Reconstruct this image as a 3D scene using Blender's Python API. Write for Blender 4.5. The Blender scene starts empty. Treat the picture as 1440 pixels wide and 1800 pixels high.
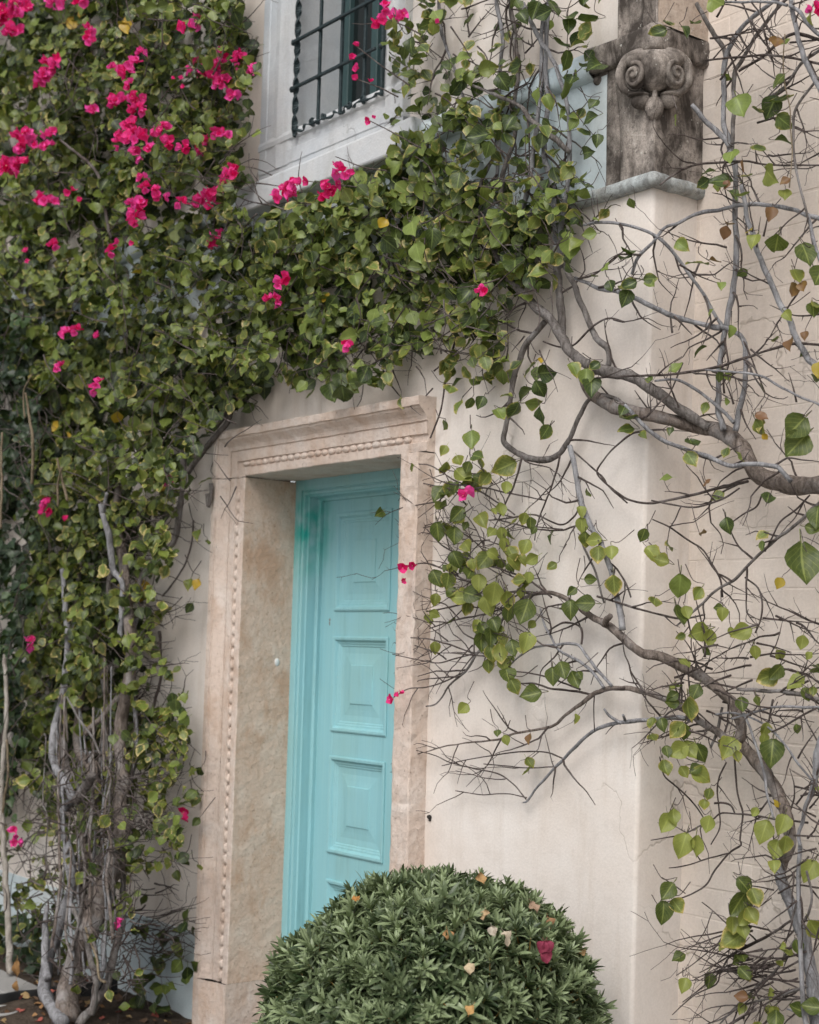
import bpy, bmesh, math, random
import numpy as np
from mathutils import Vector, Matrix, noise

S = bpy.context.scene
COL = S.collection
rad = math.radians
RNG = random.Random(7)
NP = np.random.RandomState(11)

# ------------------------------------------------------------------ camera
F = 2700.0
YAW, PITCH, ROLL = rad(-52.39435), rad(5.04552), rad(1.53942)
CAM = np.array([5.84711, -3.42793, 1.6])
def cam_axes():
    cy, sy, cp, sp = math.cos(YAW), math.sin(YAW), math.cos(PITCH), math.sin(PITCH)
    f = np.array([sy*cp, cy*cp, sp]); r = np.array([cy, -sy, 0.0]); u = np.cross(r, f)
    cr, sr = math.cos(ROLL), math.sin(ROLL)
    return cr*r + sr*u, -sr*r + cr*u, f
AR, AU, AF = cam_axes()
cam = bpy.data.cameras.new('camera')
cam.sensor_fit = 'HORIZONTAL'; cam.sensor_width = 36.0; cam.lens = 36.0*F/1440.0
cam.clip_start = 0.1; cam.clip_end = 400
cam.dof.use_dof = True; cam.dof.focus_distance = 4.75; cam.dof.aperture_fstop = 4.5
camo = bpy.data.objects.new('camera', cam); COL.objects.link(camo)
camo.matrix_world = Matrix(((AR[0], AU[0], -AF[0], CAM[0]), (AR[1], AU[1], -AF[1], CAM[1]), (AR[2], AU[2], -AF[2], CAM[2]), (0, 0, 0, 1)))
S.camera = camo

# ------------------------------------------------------------------ light
SUN_EL, SUN_AZ = rad(48), rad(32)          # azimuth measured from -y (in front of the wall) towards +x
w = bpy.data.worlds.new('World'); S.world = w; w.use_nodes = True
nt = w.node_tree; nt.nodes.clear()
sky = nt.nodes.new('ShaderNodeTexSky'); sky.sky_type = 'NISHITA'; sky.sun_disc = False
sky.sun_elevation = SUN_EL; sky.sun_rotation = math.pi - SUN_AZ
sky.air_density = 1.0; sky.dust_density = 4.0; sky.ozone_density = 1.0
hs = nt.nodes.new('ShaderNodeHueSaturation'); hs.inputs['Saturation'].default_value = 0.36
bg = nt.nodes.new('ShaderNodeBackground'); bg.inputs['Strength'].default_value = 0.13
wo = nt.nodes.new('ShaderNodeOutputWorld')
nt.links.new(sky.outputs[0], hs.inputs['Color']); nt.links.new(hs.outputs[0], bg.inputs[0]); nt.links.new(bg.outputs[0], wo.inputs[0])
sun = bpy.data.lights.new('sun', 'SUN'); sun.energy = 1.2; sun.angle = rad(32); sun.color = (1.0, 0.97, 0.93)
suno = bpy.data.objects.new('sun', sun); COL.objects.link(suno)
sd = Vector((math.sin(SUN_AZ)*math.cos(SUN_EL), -math.cos(SUN_AZ)*math.cos(SUN_EL), math.sin(SUN_EL)))
suno.rotation_euler = sd.to_track_quat('Z', 'Y').to_euler(); suno.location = (2, -6, 8)
S.view_settings.view_transform = 'Standard'; S.view_settings.look = 'None'
S.view_settings.exposure = 0.36; S.view_settings.gamma = 1.0
S.view_settings.use_curve_mapping = False
try:
    S.cycles.use_denoising = True
    S.cycles.max_bounces = 6; S.cycles.diffuse_bounces = 4; S.cycles.transparent_max_bounces = 4
    S.cycles.caustics_reflective = False; S.cycles.caustics_refractive = False
except Exception: pass

# ------------------------------------------------------------------ where things in view stand
def ray(px, py): return AR*((px-720)/F) - AU*((py-900)/F) + AF
def at(px, py, y=0.0):
    d = ray(px, py); return CAM + d*((y-CAM[1])/d[1])
def atx(px, py, x):
    d = ray(px, py); return CAM + d*((x-CAM[0])/d[0])
def atz(px, py, z):
    d = ray(px, py); return CAM + d*((z-CAM[2])/d[2])
def depth(p): return float(np.dot(np.asarray(p)-CAM, AF))
def sstep(a, b, x):
    t = min(1, max(0, (x-a)/(b-a))); return t*t*(3-2*t)
def base_y(px): return 0.16*sstep(1110, 1270, px)      # the wall steps back beyond the corner
def vp(px, py, d): return at(px, py, base_y(px)-d)

# ------------------------------------------------------------------ materials
class NT:
    def __init__(s, name):
        s.m = bpy.data.materials.new(name); s.m.use_nodes = True; s.t = s.m.node_tree; s.t.nodes.clear()
        s.out = s.n('OutputMaterial')
    def n(s, t, **k):
        x = s.t.nodes.new('ShaderNode'+t)
        for a, b in k.items(): setattr(x, a, b)
        return x
    def l(s, a, b): s.t.links.new(a, b)
    def val(s, sock, v):
        if isinstance(v, bpy.types.NodeSocket): s.l(v, sock)
        else:
            if sock.type == 'RGBA' and not hasattr(v, '__len__'): v = (v, v, v, 1)
            elif sock.type == 'RGBA' and len(v) == 3: v = (*v, 1)
            sock.default_value = v
    def mix(s, a, b, f, mode='MIX'):
        x = s.n('MixRGB', blend_type=mode); s.val(x.inputs[0], f); s.val(x.inputs[1], a); s.val(x.inputs[2], b); return x.outputs[0]
    def math(s, op, a, b=0.0, clamp=False):
        x = s.n('Math', operation=op, use_clamp=clamp); s.val(x.inputs[0], a); s.val(x.inputs[1], b); return x.outputs[0]
    def rng(s, v, a, b, c=0.0, d=1.0):
        x = s.n('MapRange', clamp=True); s.val(x.inputs[0], v)
        for i, q in enumerate((a, b, c, d)): x.inputs[i+1].default_value = q
        return x.outputs[0]
    def co(s, scale=(1, 1, 1), which='Object', off=(0, 0, 0)):
        x = s.n('TexCoord'); m = s.n('Mapping'); m.inputs['Scale'].default_value = scale; m.inputs['Location'].default_value = off
        s.l(x.outputs[which], m.inputs[0]); return m.outputs[0]
    def pos(s, scale=(1, 1, 1)):
        x = s.n('NewGeometry'); m = s.n('Mapping'); m.inputs['Scale'].default_value = scale
        s.l(x.outputs['Position'], m.inputs[0]); return m.outputs[0]
    def noise(s, v, sc, det=4, rough=0.55, dist=0.0):
        x = s.n('TexNoise'); s.l(v, x.inputs['Vector']); x.inputs['Scale'].default_value = sc; x.inputs['Detail'].default_value = det
        x.inputs['Roughness'].default_value = rough; x.inputs['Distortion'].default_value = dist; return x.outputs['Fac']
    def voro(s, v, sc, feature='F1'):
        x = s.n('TexVoronoi', feature=feature); s.l(v, x.inputs['Vector']); x.inputs['Scale'].default_value = sc; return x.outputs['Distance']
    def attr(s, name):
        return s.n('Attribute', attribute_name=name)
    def bump(s, h, strength=0.3, dist=0.01):
        x = s.n('Bump'); x.inputs['Strength'].default_value = strength; x.inputs['Distance'].default_value = dist; s.l(h, x.inputs['Height']); return x.outputs[0]
    def finish(s, color, rough=0.8, bump=None, spec=0.3, trans=0.0, tcol=None, metal=0.0):
        p = s.n('BsdfPrincipled'); s.val(p.inputs['Base Color'], color); s.val(p.inputs['Roughness'], rough)
        p.inputs['Specular IOR Level'].default_value = spec; p.inputs['Metallic'].default_value = metal
        if bump is not None: s.l(bump, p.inputs['Normal'])
        o = p.outputs[0]
        if trans:
            t = s.n('BsdfTranslucent'); s.val(t.inputs[0], tcol if tcol is not None else color)
            if bump is not None: s.l(bump, t.inputs['Normal'])
            mx = s.n('MixShader'); mx.inputs[0].default_value = trans; s.l(o, mx.inputs[1]); s.l(t.outputs[0], mx.inputs[2]); o = mx.outputs[0]
        s.l(o, s.out.inputs[0]); return s.m

def plaster_mat(name, base, alt, dirt, bump=0.25):
    n = NT(name); p = n.pos(); big = n.noise(p, 1.7, 5, .6); mid = n.noise(p, 9, 5, .65); fine = n.noise(p, 120, 3, .6)
    c = n.mix(base, alt, n.rng(big, .38, .66))
    c = n.mix(c, [q*.86 for q in base], n.math('MULTIPLY', n.rng(mid, .5, .75), .5))
    st = n.noise(n.pos((6, 6, .8)), 1.6, 5, .65)
    c = n.mix(c, dirt, n.math('MULTIPLY', n.rng(st, .52, .78), .45))
    sp = n.noise(p, 38, 4, .7)
    c = n.mix(c, [q*.55 for q in dirt], n.math('MULTIPLY', n.rng(sp, .69, .76), .5))
    c = n.mix(c, n.mix((1, 1, 1), (.86, .86, .86), n.rng(fine, .35, .7)), .6, 'MULTIPLY')
    wv = n.n('VectorMath', operation='ADD'); n.l(n.pos((1, 1, .55)), wv.inputs[0]); nzc = n.n('TexNoise'); nzc.inputs['Scale'].default_value = 3.0; nzc.inputs['Detail'].default_value = 5; n.l(p, nzc.inputs['Vector'])
    sc = n.n('VectorMath', operation='SCALE'); n.l(nzc.outputs['Color'], sc.inputs[0]); sc.inputs['Scale'].default_value = .45; n.l(sc.outputs[0], wv.inputs[1])
    cr = n.math('MULTIPLY', n.rng(n.voro(wv.outputs[0], 1.5, 'DISTANCE_TO_EDGE'), .007, .0), n.rng(n.noise(p, 1.3, 3), .5, .62))
    c = n.mix(c, [q*.5 for q in dirt], n.math('MULTIPLY', cr, .55))
    run = n.noise(n.pos((22, 22, .7)), 1.0, 4, .6); c = n.mix(c, [q*.8 for q in dirt], n.math('MULTIPLY', n.math('MULTIPLY', n.rng(run, .6, .8), n.rng(big, .45, .65)), .18))
    h = n.math('SUBTRACT', n.math('ADD', n.math('MULTIPLY', mid, .8), n.math('MULTIPLY', fine, .22)), n.math('MULTIPLY', cr, .6))
    return n.finish(c, .9, n.bump(h, bump, .012), .15)

def stone_mat(name, base, brown, pale, dark_amt=0.0, scale=1.0):
    n = NT(name); p = n.pos((scale,)*3)
    a = n.noise(p, 7, 6, .65, .4); b = n.noise(n.pos((3.2, 3.2, 1.7)), 2.6, 6, .68, .3); f = n.noise(p, 70, 4, .7); v = n.voro(p, 34)
    ve = n.voro(n.mix(p, n.mix(p, p, .5), .5), 24, 'DISTANCE_TO_EDGE')
    c = n.mix(base, pale, n.rng(a, .45, .68))
    c = n.mix(c, brown, n.math('MULTIPLY', n.rng(b, .48, .66), .6))
    c = n.mix(c, [q*.62 for q in brown], n.math('MULTIPLY', n.rng(ve, .06, .0), .14))
    c = n.mix(c, [q*.7 for q in base], n.math('MULTIPLY', n.rng(f, .52, .72), .55))
    if dark_amt:
        gr = n.noise(p, 230, 3, .75); c = n.mix(c, (.10, .08, .07), n.math('MULTIPLY', n.rng(gr, .5, .66), .55*dark_amt))
        d = n.noise(n.pos((3, 3, 1.4)), 3.2, 6, .68, .3)
        c = n.mix(c, (.055, .046, .04), n.math('MULTIPLY', n.rng(d, .36, .57), dark_amt))
        s2 = n.noise(p, 42, 5, .78); c = n.mix(c, (.075, .065, .058), n.math('MULTIPLY', n.rng(s2, .53, .66), .75*dark_amt))
        lz = n.noise(p, 26, 4, .6); ly = n.noise(p, 130, 2, .6)
        c = n.mix(c, (.5, .48, .44), n.math('MULTIPLY', n.rng(lz, .62, .7), n.rng(ly, .5, .6)))
    h = n.math('ADD', n.math('MULTIPLY', f, .5), n.math('ADD', n.math('MULTIPLY', a, .7), n.math('MULTIPLY', v, .35)))
    pit = n.rng(n.noise(p, 95, 3, .7), .62, .72); c = n.mix(c, [q*.5 for q in brown], n.math('MULTIPLY', pit, .55)); h = n.math('SUBTRACT', h, n.math('MULTIPLY', pit, .5))
    return n.finish(c, .85, n.bump(h, .6, .009), .2)

def paint_mat(name, c1, c2, c3, vert=True):
    n = NT(name); p = n.pos(); st = n.noise(n.pos((90, 90, 2.2)), 1.0, 5, .6); big = n.noise(n.pos((2, 2, 1)), 1.5, 4, .6); f = n.noise(p, 60, 4, .7)
    c = n.mix(c1, c2, n.rng(st, .35, .68)); c = n.mix(c, c3, n.math('MULTIPLY', n.rng(big, .42, .68), .6))
    c = n.mix(c, [q*.72 for q in c1], n.math('MULTIPLY', n.rng(f, .6, .75), .35))
    ch = n.noise(n.pos((1, 1, .5)), 46, 5, .75); c = n.mix(c, (.46, .50, .46), n.math('MULTIPLY', n.rng(ch, .67, .71), .7))
    gm = n.noise(n.pos((14, 14, 1.2)), 1.2, 5, .7); c = n.mix(c, (.10, .20, .20), n.math('MULTIPLY', n.rng(gm, .55, .8), .45))
    return n, c, n.bump(n.math('ADD', st, n.math('MULTIPLY', f, .6)), .12, .004)

def bark_mat(name, a, b, pale):
    n = NT(name); o = n.pos(); g = n.noise(n.pos((60, 60, 14)), 1.0, 6, .7, .8); k = n.noise(o, 9, 4, .6); sp = n.noise(o, 160, 3, .7)
    c = n.mix([q*.75 for q in a], b, n.rng(g, .38, .62)); c = n.mix(c, pale, n.math('MULTIPLY', n.rng(k, .5, .68), .7))
    c = n.mix(c, [q*.45 for q in a], n.math('MULTIPLY', n.rng(sp, .56, .72), .6))
    return n.finish(c, .85, n.bump(n.math('ADD', g, n.math('MULTIPLY', sp, .5)), .9, .009), .2)

def leaf_mat(name, dark, light, cream, rough=.5, trans=.22, veins=True):
    n = NT(name); t = n.attr('tint'); s = n.n('SeparateColor'); n.l(t.outputs['Color'], s.inputs[0]); edge = t.outputs['Alpha']
    nz = n.noise(n.pos(), 55, 3, .6); nf = n.noise(n.pos(), 210, 3, .6)
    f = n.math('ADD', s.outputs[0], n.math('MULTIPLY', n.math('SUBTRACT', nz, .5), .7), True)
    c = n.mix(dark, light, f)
    if veins:
        uv = n.n('UVMap'); uv.uv_map = 'leaf'; sx = n.n('SeparateXYZ'); n.l(uv.outputs[0], sx.inputs[0])
        ax = n.math('ABSOLUTE', n.math('SUBTRACT', sx.outputs[0], .5))
        vn = n.math('SINE', n.math('MULTIPLY', n.math('SUBTRACT', sx.outputs[1], n.math('MULTIPLY', ax, .9)), 38))
        vf = n.math('MAXIMUM', n.rng(ax, .05, .015), n.math('MULTIPLY', n.rng(vn, .86, 1.), .55))
        c = n.mix(c, [min(1, q*1.7+.02) for q in light], n.math('MULTIPLY', vf, .4))
    e = n.rng(n.math('ADD', n.math('ADD', edge, s.outputs[1]), n.math('MULTIPLY', n.math('SUBTRACT', nz, .5), 1.4)), 1.2, 1.9)
    e = n.math('MULTIPLY', e, n.rng(s.outputs[1], .1, .5))
    c = n.mix(c, n.mix((.27, .25, .03), cream, n.rng(n.math('ADD', nf, n.math('MULTIPLY', e, .25)), .55, .8)), e)
    r = n.n('ValToRGB'); r.color_ramp.elements[0].color = (.20, .20, .025, 1); r.color_ramp.elements[0].position = .2
    r.color_ramp.elements[1].color = (.17, .085, .042, 1); r.color_ramp.elements[1].position = .9
    q = r.color_ramp.elements.new(.55); q.color = (.40, .265, .025, 1)
    n.l(n.math('ADD', s.outputs[2], n.math('MULTIPLY', n.math('SUBTRACT', nz, .5), .35)), r.inputs[0])
    c = n.mix(c, r.outputs[0], n.rng(s.outputs[2], .08, .45))
    return n.finish(c, rough, n.bump(nz, .25, .004), .35, trans, n.mix(c, (.35, .5, .05), .25))

M = {}
M['plaster'] = plaster_mat('cream_plaster', (.70, .63, .572), (.75, .705, .665), (.48, .39, .31))
M['brickpaint'] = plaster_mat('painted_brick', (.665, .58, .51), (.70, .63, .57), (.47, .38, .30), .3)
M['bluewhite'] = plaster_mat('pale_blue_limewash', (.50, .59, .63), (.60, .65, .66), (.36, .38, .36), .35)
M['whitestone'] = plaster_mat('whitewashed_stone', (.50, .535, .57), (.58, .585, .58), (.30, .29, .27), .5)
M['mould'] = stone_mat('weathered_limewashed_moulding', (.50, .55, .56), (.40, .36, .30), (.62, .66, .66), .6)
M['stone'] = stone_mat('rosy_limestone', (.585, .485, .42), (.44, .305, .22), (.63, .56, .51))
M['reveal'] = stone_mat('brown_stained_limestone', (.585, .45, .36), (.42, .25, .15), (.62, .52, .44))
M['capstone'] = stone_mat('stained_sandstone', (.38, .335, .30), (.25, .21, .18), (.50, .455, .41), 1.0)
M['tanstone'] = stone_mat('tan_sandstone', (.50, .41, .34), (.40, .30, .23), (.55, .47, .40), .25)
n, c, b = paint_mat('turquoise_paint', (.235, .475, .525), (.27, .51, .55), (.25, .43, .40)); 
dd = n.n('VectorMath', operation='DISTANCE'); n.l(n.pos((1, 1, .55)), dd.inputs[0]); dd.inputs[1].default_value = (.36, .25, 2.1*.55)
c = n.mix(c, (.015, .34, .29), n.math('MULTIPLY', n.rng(dd.outputs['Value'], .14, .02), n.rng(n.noise(n.pos((6, 6, 3)), 3, 4), .38, .6)))
M['door'] = n.finish(c, .55, b, .3)
n = NT('dark_joint'); M['joint'] = n.finish((.03, .027, .025), .9)
n = NT('wrought_iron'); q = n.noise(n.pos(), 70, 4, .7)
M['iron'] = n.finish(n.mix((.018, .032, .036), (.05, .07, .075), n.rng(q, .45, .7)), .6, n.bump(q, .4, .004), .4, metal=.25)
n = NT('teal_window_paint'); q = n.noise(n.pos((40, 40, 4)), 1, 4, .6); M['winpaint'] = n.finish(n.mix((.03, .06, .065), (.055, .10, .10), q), .5)
n = NT('window_glass'); q = n.noise(n.pos(), 3, 2, .5); M['glass'] = n.finish(n.mix((.006, .009, .01), (.012, .018, .018), q), .06, n.bump(q, .03, .01), .5)
n = NT('grey_curtain'); q = n.noise(n.pos((30, 30, 1)), 1, 3, .5); M['curtain'] = n.finish(n.mix((.12, .16, .155), (.20, .24, .23), q), .9)
M['barkold'] = bark_mat('brown_grey_bark', (.12, .095, .08), (.24, .20, .175), (.34, .325, .32))
M['barkgrey'] = bark_mat('blue_grey_bark', (.18, .175, .18), (.30, .30, .315), (.40, .40, .415))
M['barkmid'] = bark_mat('dull_grey_bark', (.12, .105, .095), (.22, .20, .19), (.32, .31, .31))
M['twig'] = bark_mat('twig_bark', (.060, .046, .041), (.115, .092, .084), (.20, .178, .17))
M['palebark'] = bark_mat('pale_bark', (.30, .27, .235), (.42, .385, .34), (.5, .47, .43))
M['straw'] = bark_mat('straw_stem', (.17, .13, .085), (.26, .21, .145), (.34, .28, .2))
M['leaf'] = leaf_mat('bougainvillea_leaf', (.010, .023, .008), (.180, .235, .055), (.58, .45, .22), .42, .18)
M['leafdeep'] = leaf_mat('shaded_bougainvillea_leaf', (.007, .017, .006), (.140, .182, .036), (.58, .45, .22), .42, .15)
M['leafpale'] = leaf_mat('yellowing_bougainvillea_leaf', (.030, .052, .013), (.235, .265, .062), (.60, .45, .20), .45, .30)
M['ivy'] = leaf_mat('creeper_leaf', (.007, .017, .007), (.045, .080, .026), (.45, .36, .16), .42, .12)
M['needle'] = leaf_mat('shrub_leaf', (.026, .046, .018), (.25, .31, .165), (.5, .42, .25), .38, .14, False)
n = NT('bract'); t = n.attr('tint'); s_ = n.n('SeparateColor'); n.l(t.outputs['Color'], s_.inputs[0]); q = n.noise(n.pos(), 90, 4, .6)
c = n.mix((.74, .010, .14), (.93, .11, .46), n.math('ADD', s_.outputs[0], n.math('MULTIPLY', n.math('SUBTRACT', q, .5), .6), True))
c = n.mix(c, (.60, .08, .05), s_.outputs[1]); c = n.mix(c, (.8, .72, .5), s_.outputs[2])
M['bract'] = n.finish(c, .6, n.bump(q, .5, .004), .2, .38)
n = NT('faded_bract'); q = n.noise(n.pos(), 60, 4, .6); M['fadedbract'] = n.finish(n.mix((.15, .022, .035), (.30, .05, .10), q), .7, n.bump(q, .5, .004), .2, .15)
n = NT('dry_leaf'); t = n.attr('tint'); q = n.noise(n.pos(), 80, 4, .6)
M['dry'] = n.finish(n.mix(t.outputs['Color'], (.16, .09, .045), n.math('MULTIPLY', n.rng(q, .5, .7), .5)), .8, n.bump(q, .5, .004), .15, .15)
n = NT('soil'); a = n.noise(n.pos(), 14, 6, .7); q = n.noise(n.pos(), 90, 4, .7)
M['soil'] = n.finish(n.mix(n.mix((.045, .033, .025), (.11, .085, .065), n.rng(a, .35, .65)), (.16, .13, .10), n.math('MULTIPLY', n.rng(q, .58, .7), .6)), .95, n.bump(n.math('ADD', a, q), .9, .02), .1)
n = NT('gravel_paving'); a = n.voro(n.pos(), 55); q = n.noise(n.pos(), 2.5, 4, .6)
M['paving'] = n.finish(n.mix(n.mix((.42, .40, .37), (.34, .32, .29), n.rng(a, .1, .6)), (.48, .46, .43), n.rng(q, .4, .65)), .95, n.bump(a, .6, .02), .1)
n = NT('black_plastic'); q = n.noise(n.pos(), 40, 3, .6); M['black'] = n.finish(n.mix((.008, .008, .009), (.02, .02, .02), q), .6)
n = NT('grey_concrete'); q = n.noise(n.pos(), 40, 5, .7); M['concrete'] = n.finish(n.mix((.22, .215, .205), (.34, .33, .315), q), .9, n.bump(q, .5, .006), .15)
n = NT('white_plug'); q = n.noise(n.pos(), 40, 3, .6); M['plug'] = n.finish(n.mix((.62, .62, .62), (.74, .74, .73), q), .6)
n = NT('grey_plate'); q = n.noise(n.pos(), 60, 4, .7); M['plate'] = n.finish(n.mix((.16, .15, .14), (.26, .245, .23), q), .7)

# ------------------------------------------------------------------ mesh helpers
def mesh(name, V, Fc, mat, smooth=False, tint=None, uv=None):
    if isinstance(mat, str): mat = M[mat]
    me = bpy.data.meshes.new(name)
    if isinstance(Fc, np.ndarray):
        V = np.ascontiguousarray(V, np.float32); k = Fc.shape[1]
        me.vertices.add(len(V)); me.vertices.foreach_set('co', V.ravel())
        me.loops.add(Fc.size); me.loops.foreach_set('vertex_index', Fc.ravel().astype(np.int32))
        me.polygons.add(len(Fc)); me.polygons.foreach_set('loop_start', np.arange(0, Fc.size, k, dtype=np.int32))
        me.polygons.foreach_set('loop_total', np.full(len(Fc), k, np.int32))
        me.update(calc_edges=True)
    else:
        me.from_pydata([tuple(v) for v in V], [], Fc)
    if tint is not None:
        a = me.color_attributes.new('tint', 'FLOAT_COLOR', 'POINT'); a.data.foreach_set('color', np.asarray(tint, np.float32).ravel())
    if uv is not None:
        l = me.uv_layers.new(name='leaf'); vi = np.empty(len(me.loops), np.int32); me.loops.foreach_get('vertex_index', vi)
        l.data.foreach_set('uv', np.asarray(uv, np.float32)[vi].ravel())
    if mat is not None: me.materials.append(mat)
    if smooth: me.polygons.foreach_set('use_smooth', np.ones(len(me.polygons), bool))
    me.validate(); me.update(); return me
def put(name, me, parent=None, loc=(0, 0, 0)):
    o = bpy.data.objects.new(name, me); COL.objects.link(o); o.parent = parent; o.location = loc; return o
def tag(o, label=None, cat=None, group=None, kind=None):
    if label: o['label'] = label
    if cat: o['category'] = cat
    if group: o['group'] = group
    if kind: o['kind'] = kind
    return o
def empty(name, loc, label, cat, group=None):
    o = bpy.data.objects.new(name, None); COL.objects.link(o); o.location = [float(q) for q in loc]; o.empty_display_size = .1
    return tag(o, label, cat, group)
def join(parts):
    V = []; Fc = []; k = 0
    for v, f in parts:
        V.extend(v); Fc.extend([tuple(i+k for i in q) for q in f]); k += len(v)
    return V, Fc
def box(x0, x1, y0, y1, z0, z1):
    V = [(x, y, z) for z in (z0, z1) for y in (y0, y1) for x in (x0, x1)]
    return V, [(0, 2, 3, 1), (4, 5, 7, 6), (0, 1, 5, 4), (1, 3, 7, 5), (3, 2, 6, 7), (2, 0, 4, 6)]
def bbox(x0, x1, y0, y1, z0, z1, bev=.004, seg=2):
    bm = bmesh.new(); V, Fc = box(x0, x1, y0, y1, z0, z1); vs = [bm.verts.new(v) for v in V]
    for f in Fc: bm.faces.new([vs[i] for i in f])
    bmesh.ops.bevel(bm, geom=bm.edges[:], offset=bev, segments=seg, affect='EDGES', profile=.5)
    bm.verts.index_update(); V = [tuple(v.co) for v in bm.verts]; Fc = [tuple(v.index for v in f.verts) for f in bm.faces]; bm.free(); return V, Fc
def rough(V, amp, sc=9.0, seed=0.0, axes=(1, 1, 1)):
    out = []
    for v in V:
        p = Vector(v)*sc + Vector((seed, seed*1.7, 0)); q = noise.noise_vector(p) + .5*noise.noise_vector(p*2.7)
        out.append(tuple(v[i]+q[i]*amp*axes[i] for i in range(3)))
    return out
def strip_sweep(rows, closed=False):
    """rows: equal-length lists of points -> quads between neighbouring rows"""
    V = [p for r in rows for p in r]; m = len(rows[0]); Fc = []
    for i in range(len(rows)-1):
        for j in range(m-1 + (1 if closed else 0)):
            a, b = i*m+j, i*m+(j+1) % m; Fc.append((a, b, b+m, a+m))
    return V, Fc
def ellipsoid(c, r, u=12, v=8, ax=None):
    V = []; Fc = []; ax = ax or (Vector((1, 0, 0)), Vector((0, 1, 0)), Vector((0, 0, 1))); c = Vector(c)
    for i in range(v+1):
        th = math.pi*i/v
        for j in range(u):
            ph = 2*math.pi*j/u
            V.append(tuple(c + ax[0]*(r[0]*math.sin(th)*math.cos(ph)) + ax[1]*(r[1]*math.sin(th)*math.sin(ph)) + ax[2]*(r[2]*math.cos(th))))
    for i in range(v):
        for j in range(u): Fc.append((i*u+j, (i+1)*u+j, (i+1)*u+(j+1) % u, i*u+(j+1) % u))
    return V, Fc
def smooth_path(P, step):
    P = np.asarray(P, float)
    if len(P) < 3:
        n = max(2, int(np.linalg.norm(P[-1, :3]-P[0, :3])/step)+1); t = np.linspace(0, 1, n)[:, None]; return P[0]*(1-t)+P[-1]*t
    Q = np.vstack([2*P[0]-P[1], P, 2*P[-1]-P[-2]]); out = []
    for i in range(1, len(Q)-2):
        a, b, c, d = Q[i-1], Q[i], Q[i+1], Q[i+2]; n = max(2, int(np.linalg.norm(c[:3]-b[:3])/step)+1)
        for t in np.linspace(0, 1, n, endpoint=False):
            out.append(.5*((2*b)+(-a+c)*t+(2*a-5*b+4*c-d)*t*t+(-a+3*b-3*c+d)*t**3))
    out.append(P[-1]); out = np.array(out); out[:, 3] = np.maximum(out[:, 3], P[:, 3].min()*.6); return out
def tube(P, sides=6, knots=0.0, seed=0.0):
    """P: n x 4 (x, y, z, radius) -> arrays of verts and quads (ends closed by collapsing)"""
    P = np.asarray(P, float); n = len(P); T = np.gradient(P[:, :3], axis=0); T /= np.linalg.norm(T, axis=1)[:, None]+1e-12
    u = np.cross(T[0], [.3, .2, .93]); u /= np.linalg.norm(u)+1e-9; V = []
    ang = np.arange(sides)*2*math.pi/sides
    for i in range(n):
        u = u - T[i]*np.dot(u, T[i]); u /= np.linalg.norm(u)+1e-9; w_ = np.cross(T[i], u); r = P[i, 3]
        if knots:
            rr = np.array([r*(1+knots*noise.noise(Vector((math.cos(a)*1.3+seed, math.sin(a)*1.3, i*.16+seed)))+.6*knots*noise.noise(Vector((math.cos(a)*3+seed, math.sin(a)*3, i*.5)))) for a in ang])
        else: rr = r
        V.append(P[i, :3] + (np.cos(ang)*rr)[:, None]*u + (np.sin(ang)*rr)[:, None]*w_)
    V.insert(0, np.repeat(P[:1, :3], sides, 0)); V.append(np.repeat(P[-1:, :3], sides, 0)); n += 2
    V = np.vstack(V); i = np.arange(n-1)[:, None]*sides; j = np.arange(sides)[None]; k = (j+1) % sides
    return V, np.stack([i+j, i+k, i+sides+k, i+sides+j], -1).reshape(-1, 4)
def merge(parts):
    V = []; Fc = []; k = 0
    for v, f in parts: V.append(v); Fc.append(f+k); k += len(v)
    return np.vstack(V), np.vstack(Fc)

# ================================================================== SETTING
def sheet(name, x0, x1, y0, y1, nx, ny, zf, mat, label=None):
    V = [(x0+(x1-x0)*i/nx, y0+(y1-y0)*j/ny, 0) for j in range(ny+1) for i in range(nx+1)]; V = [(x, y, zf(x, y)) for x, y, z in V]
    Fc = [(j*(nx+1)+i, j*(nx+1)+i+1, (j+1)*(nx+1)+i+1, (j+1)*(nx+1)+i) for j in range(ny) for i in range(nx)]
    return tag(put(name, mesh(name, V, Fc, mat, True)), kind='structure')
sheet('ground', -60, 60, -60, 60, 8, 8, lambda x, y: -.05, M['paving'])
def bedz(x, y):
    e = min(1, max(0, (y+1.25)/.12))
    return -.08 + e*(.075 + .014*noise.noise(Vector((x*7, y*7, 0))) + .006*noise.noise(Vector((x*25, y*25, 3))) + .05*math.exp(-((x+.45)**2+(y+.5)**2)/.05))
sheet('soil', -4.2, 4.4, -1.3, .25, 215, 40, bedz, M['soil'])

# ================================================================== HOUSE
house = empty('house', (0, 0, 0), 'cream plastered house with turquoise door in carved stone surround and barred window', 'house')
def hp(name, VF, mat, parent=house, smooth=False): return put(name, mesh(name, VF[0], VF[1], mat, smooth), parent)
def corner_x(z): return 2.553 + .0168*(z-.58)

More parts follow.
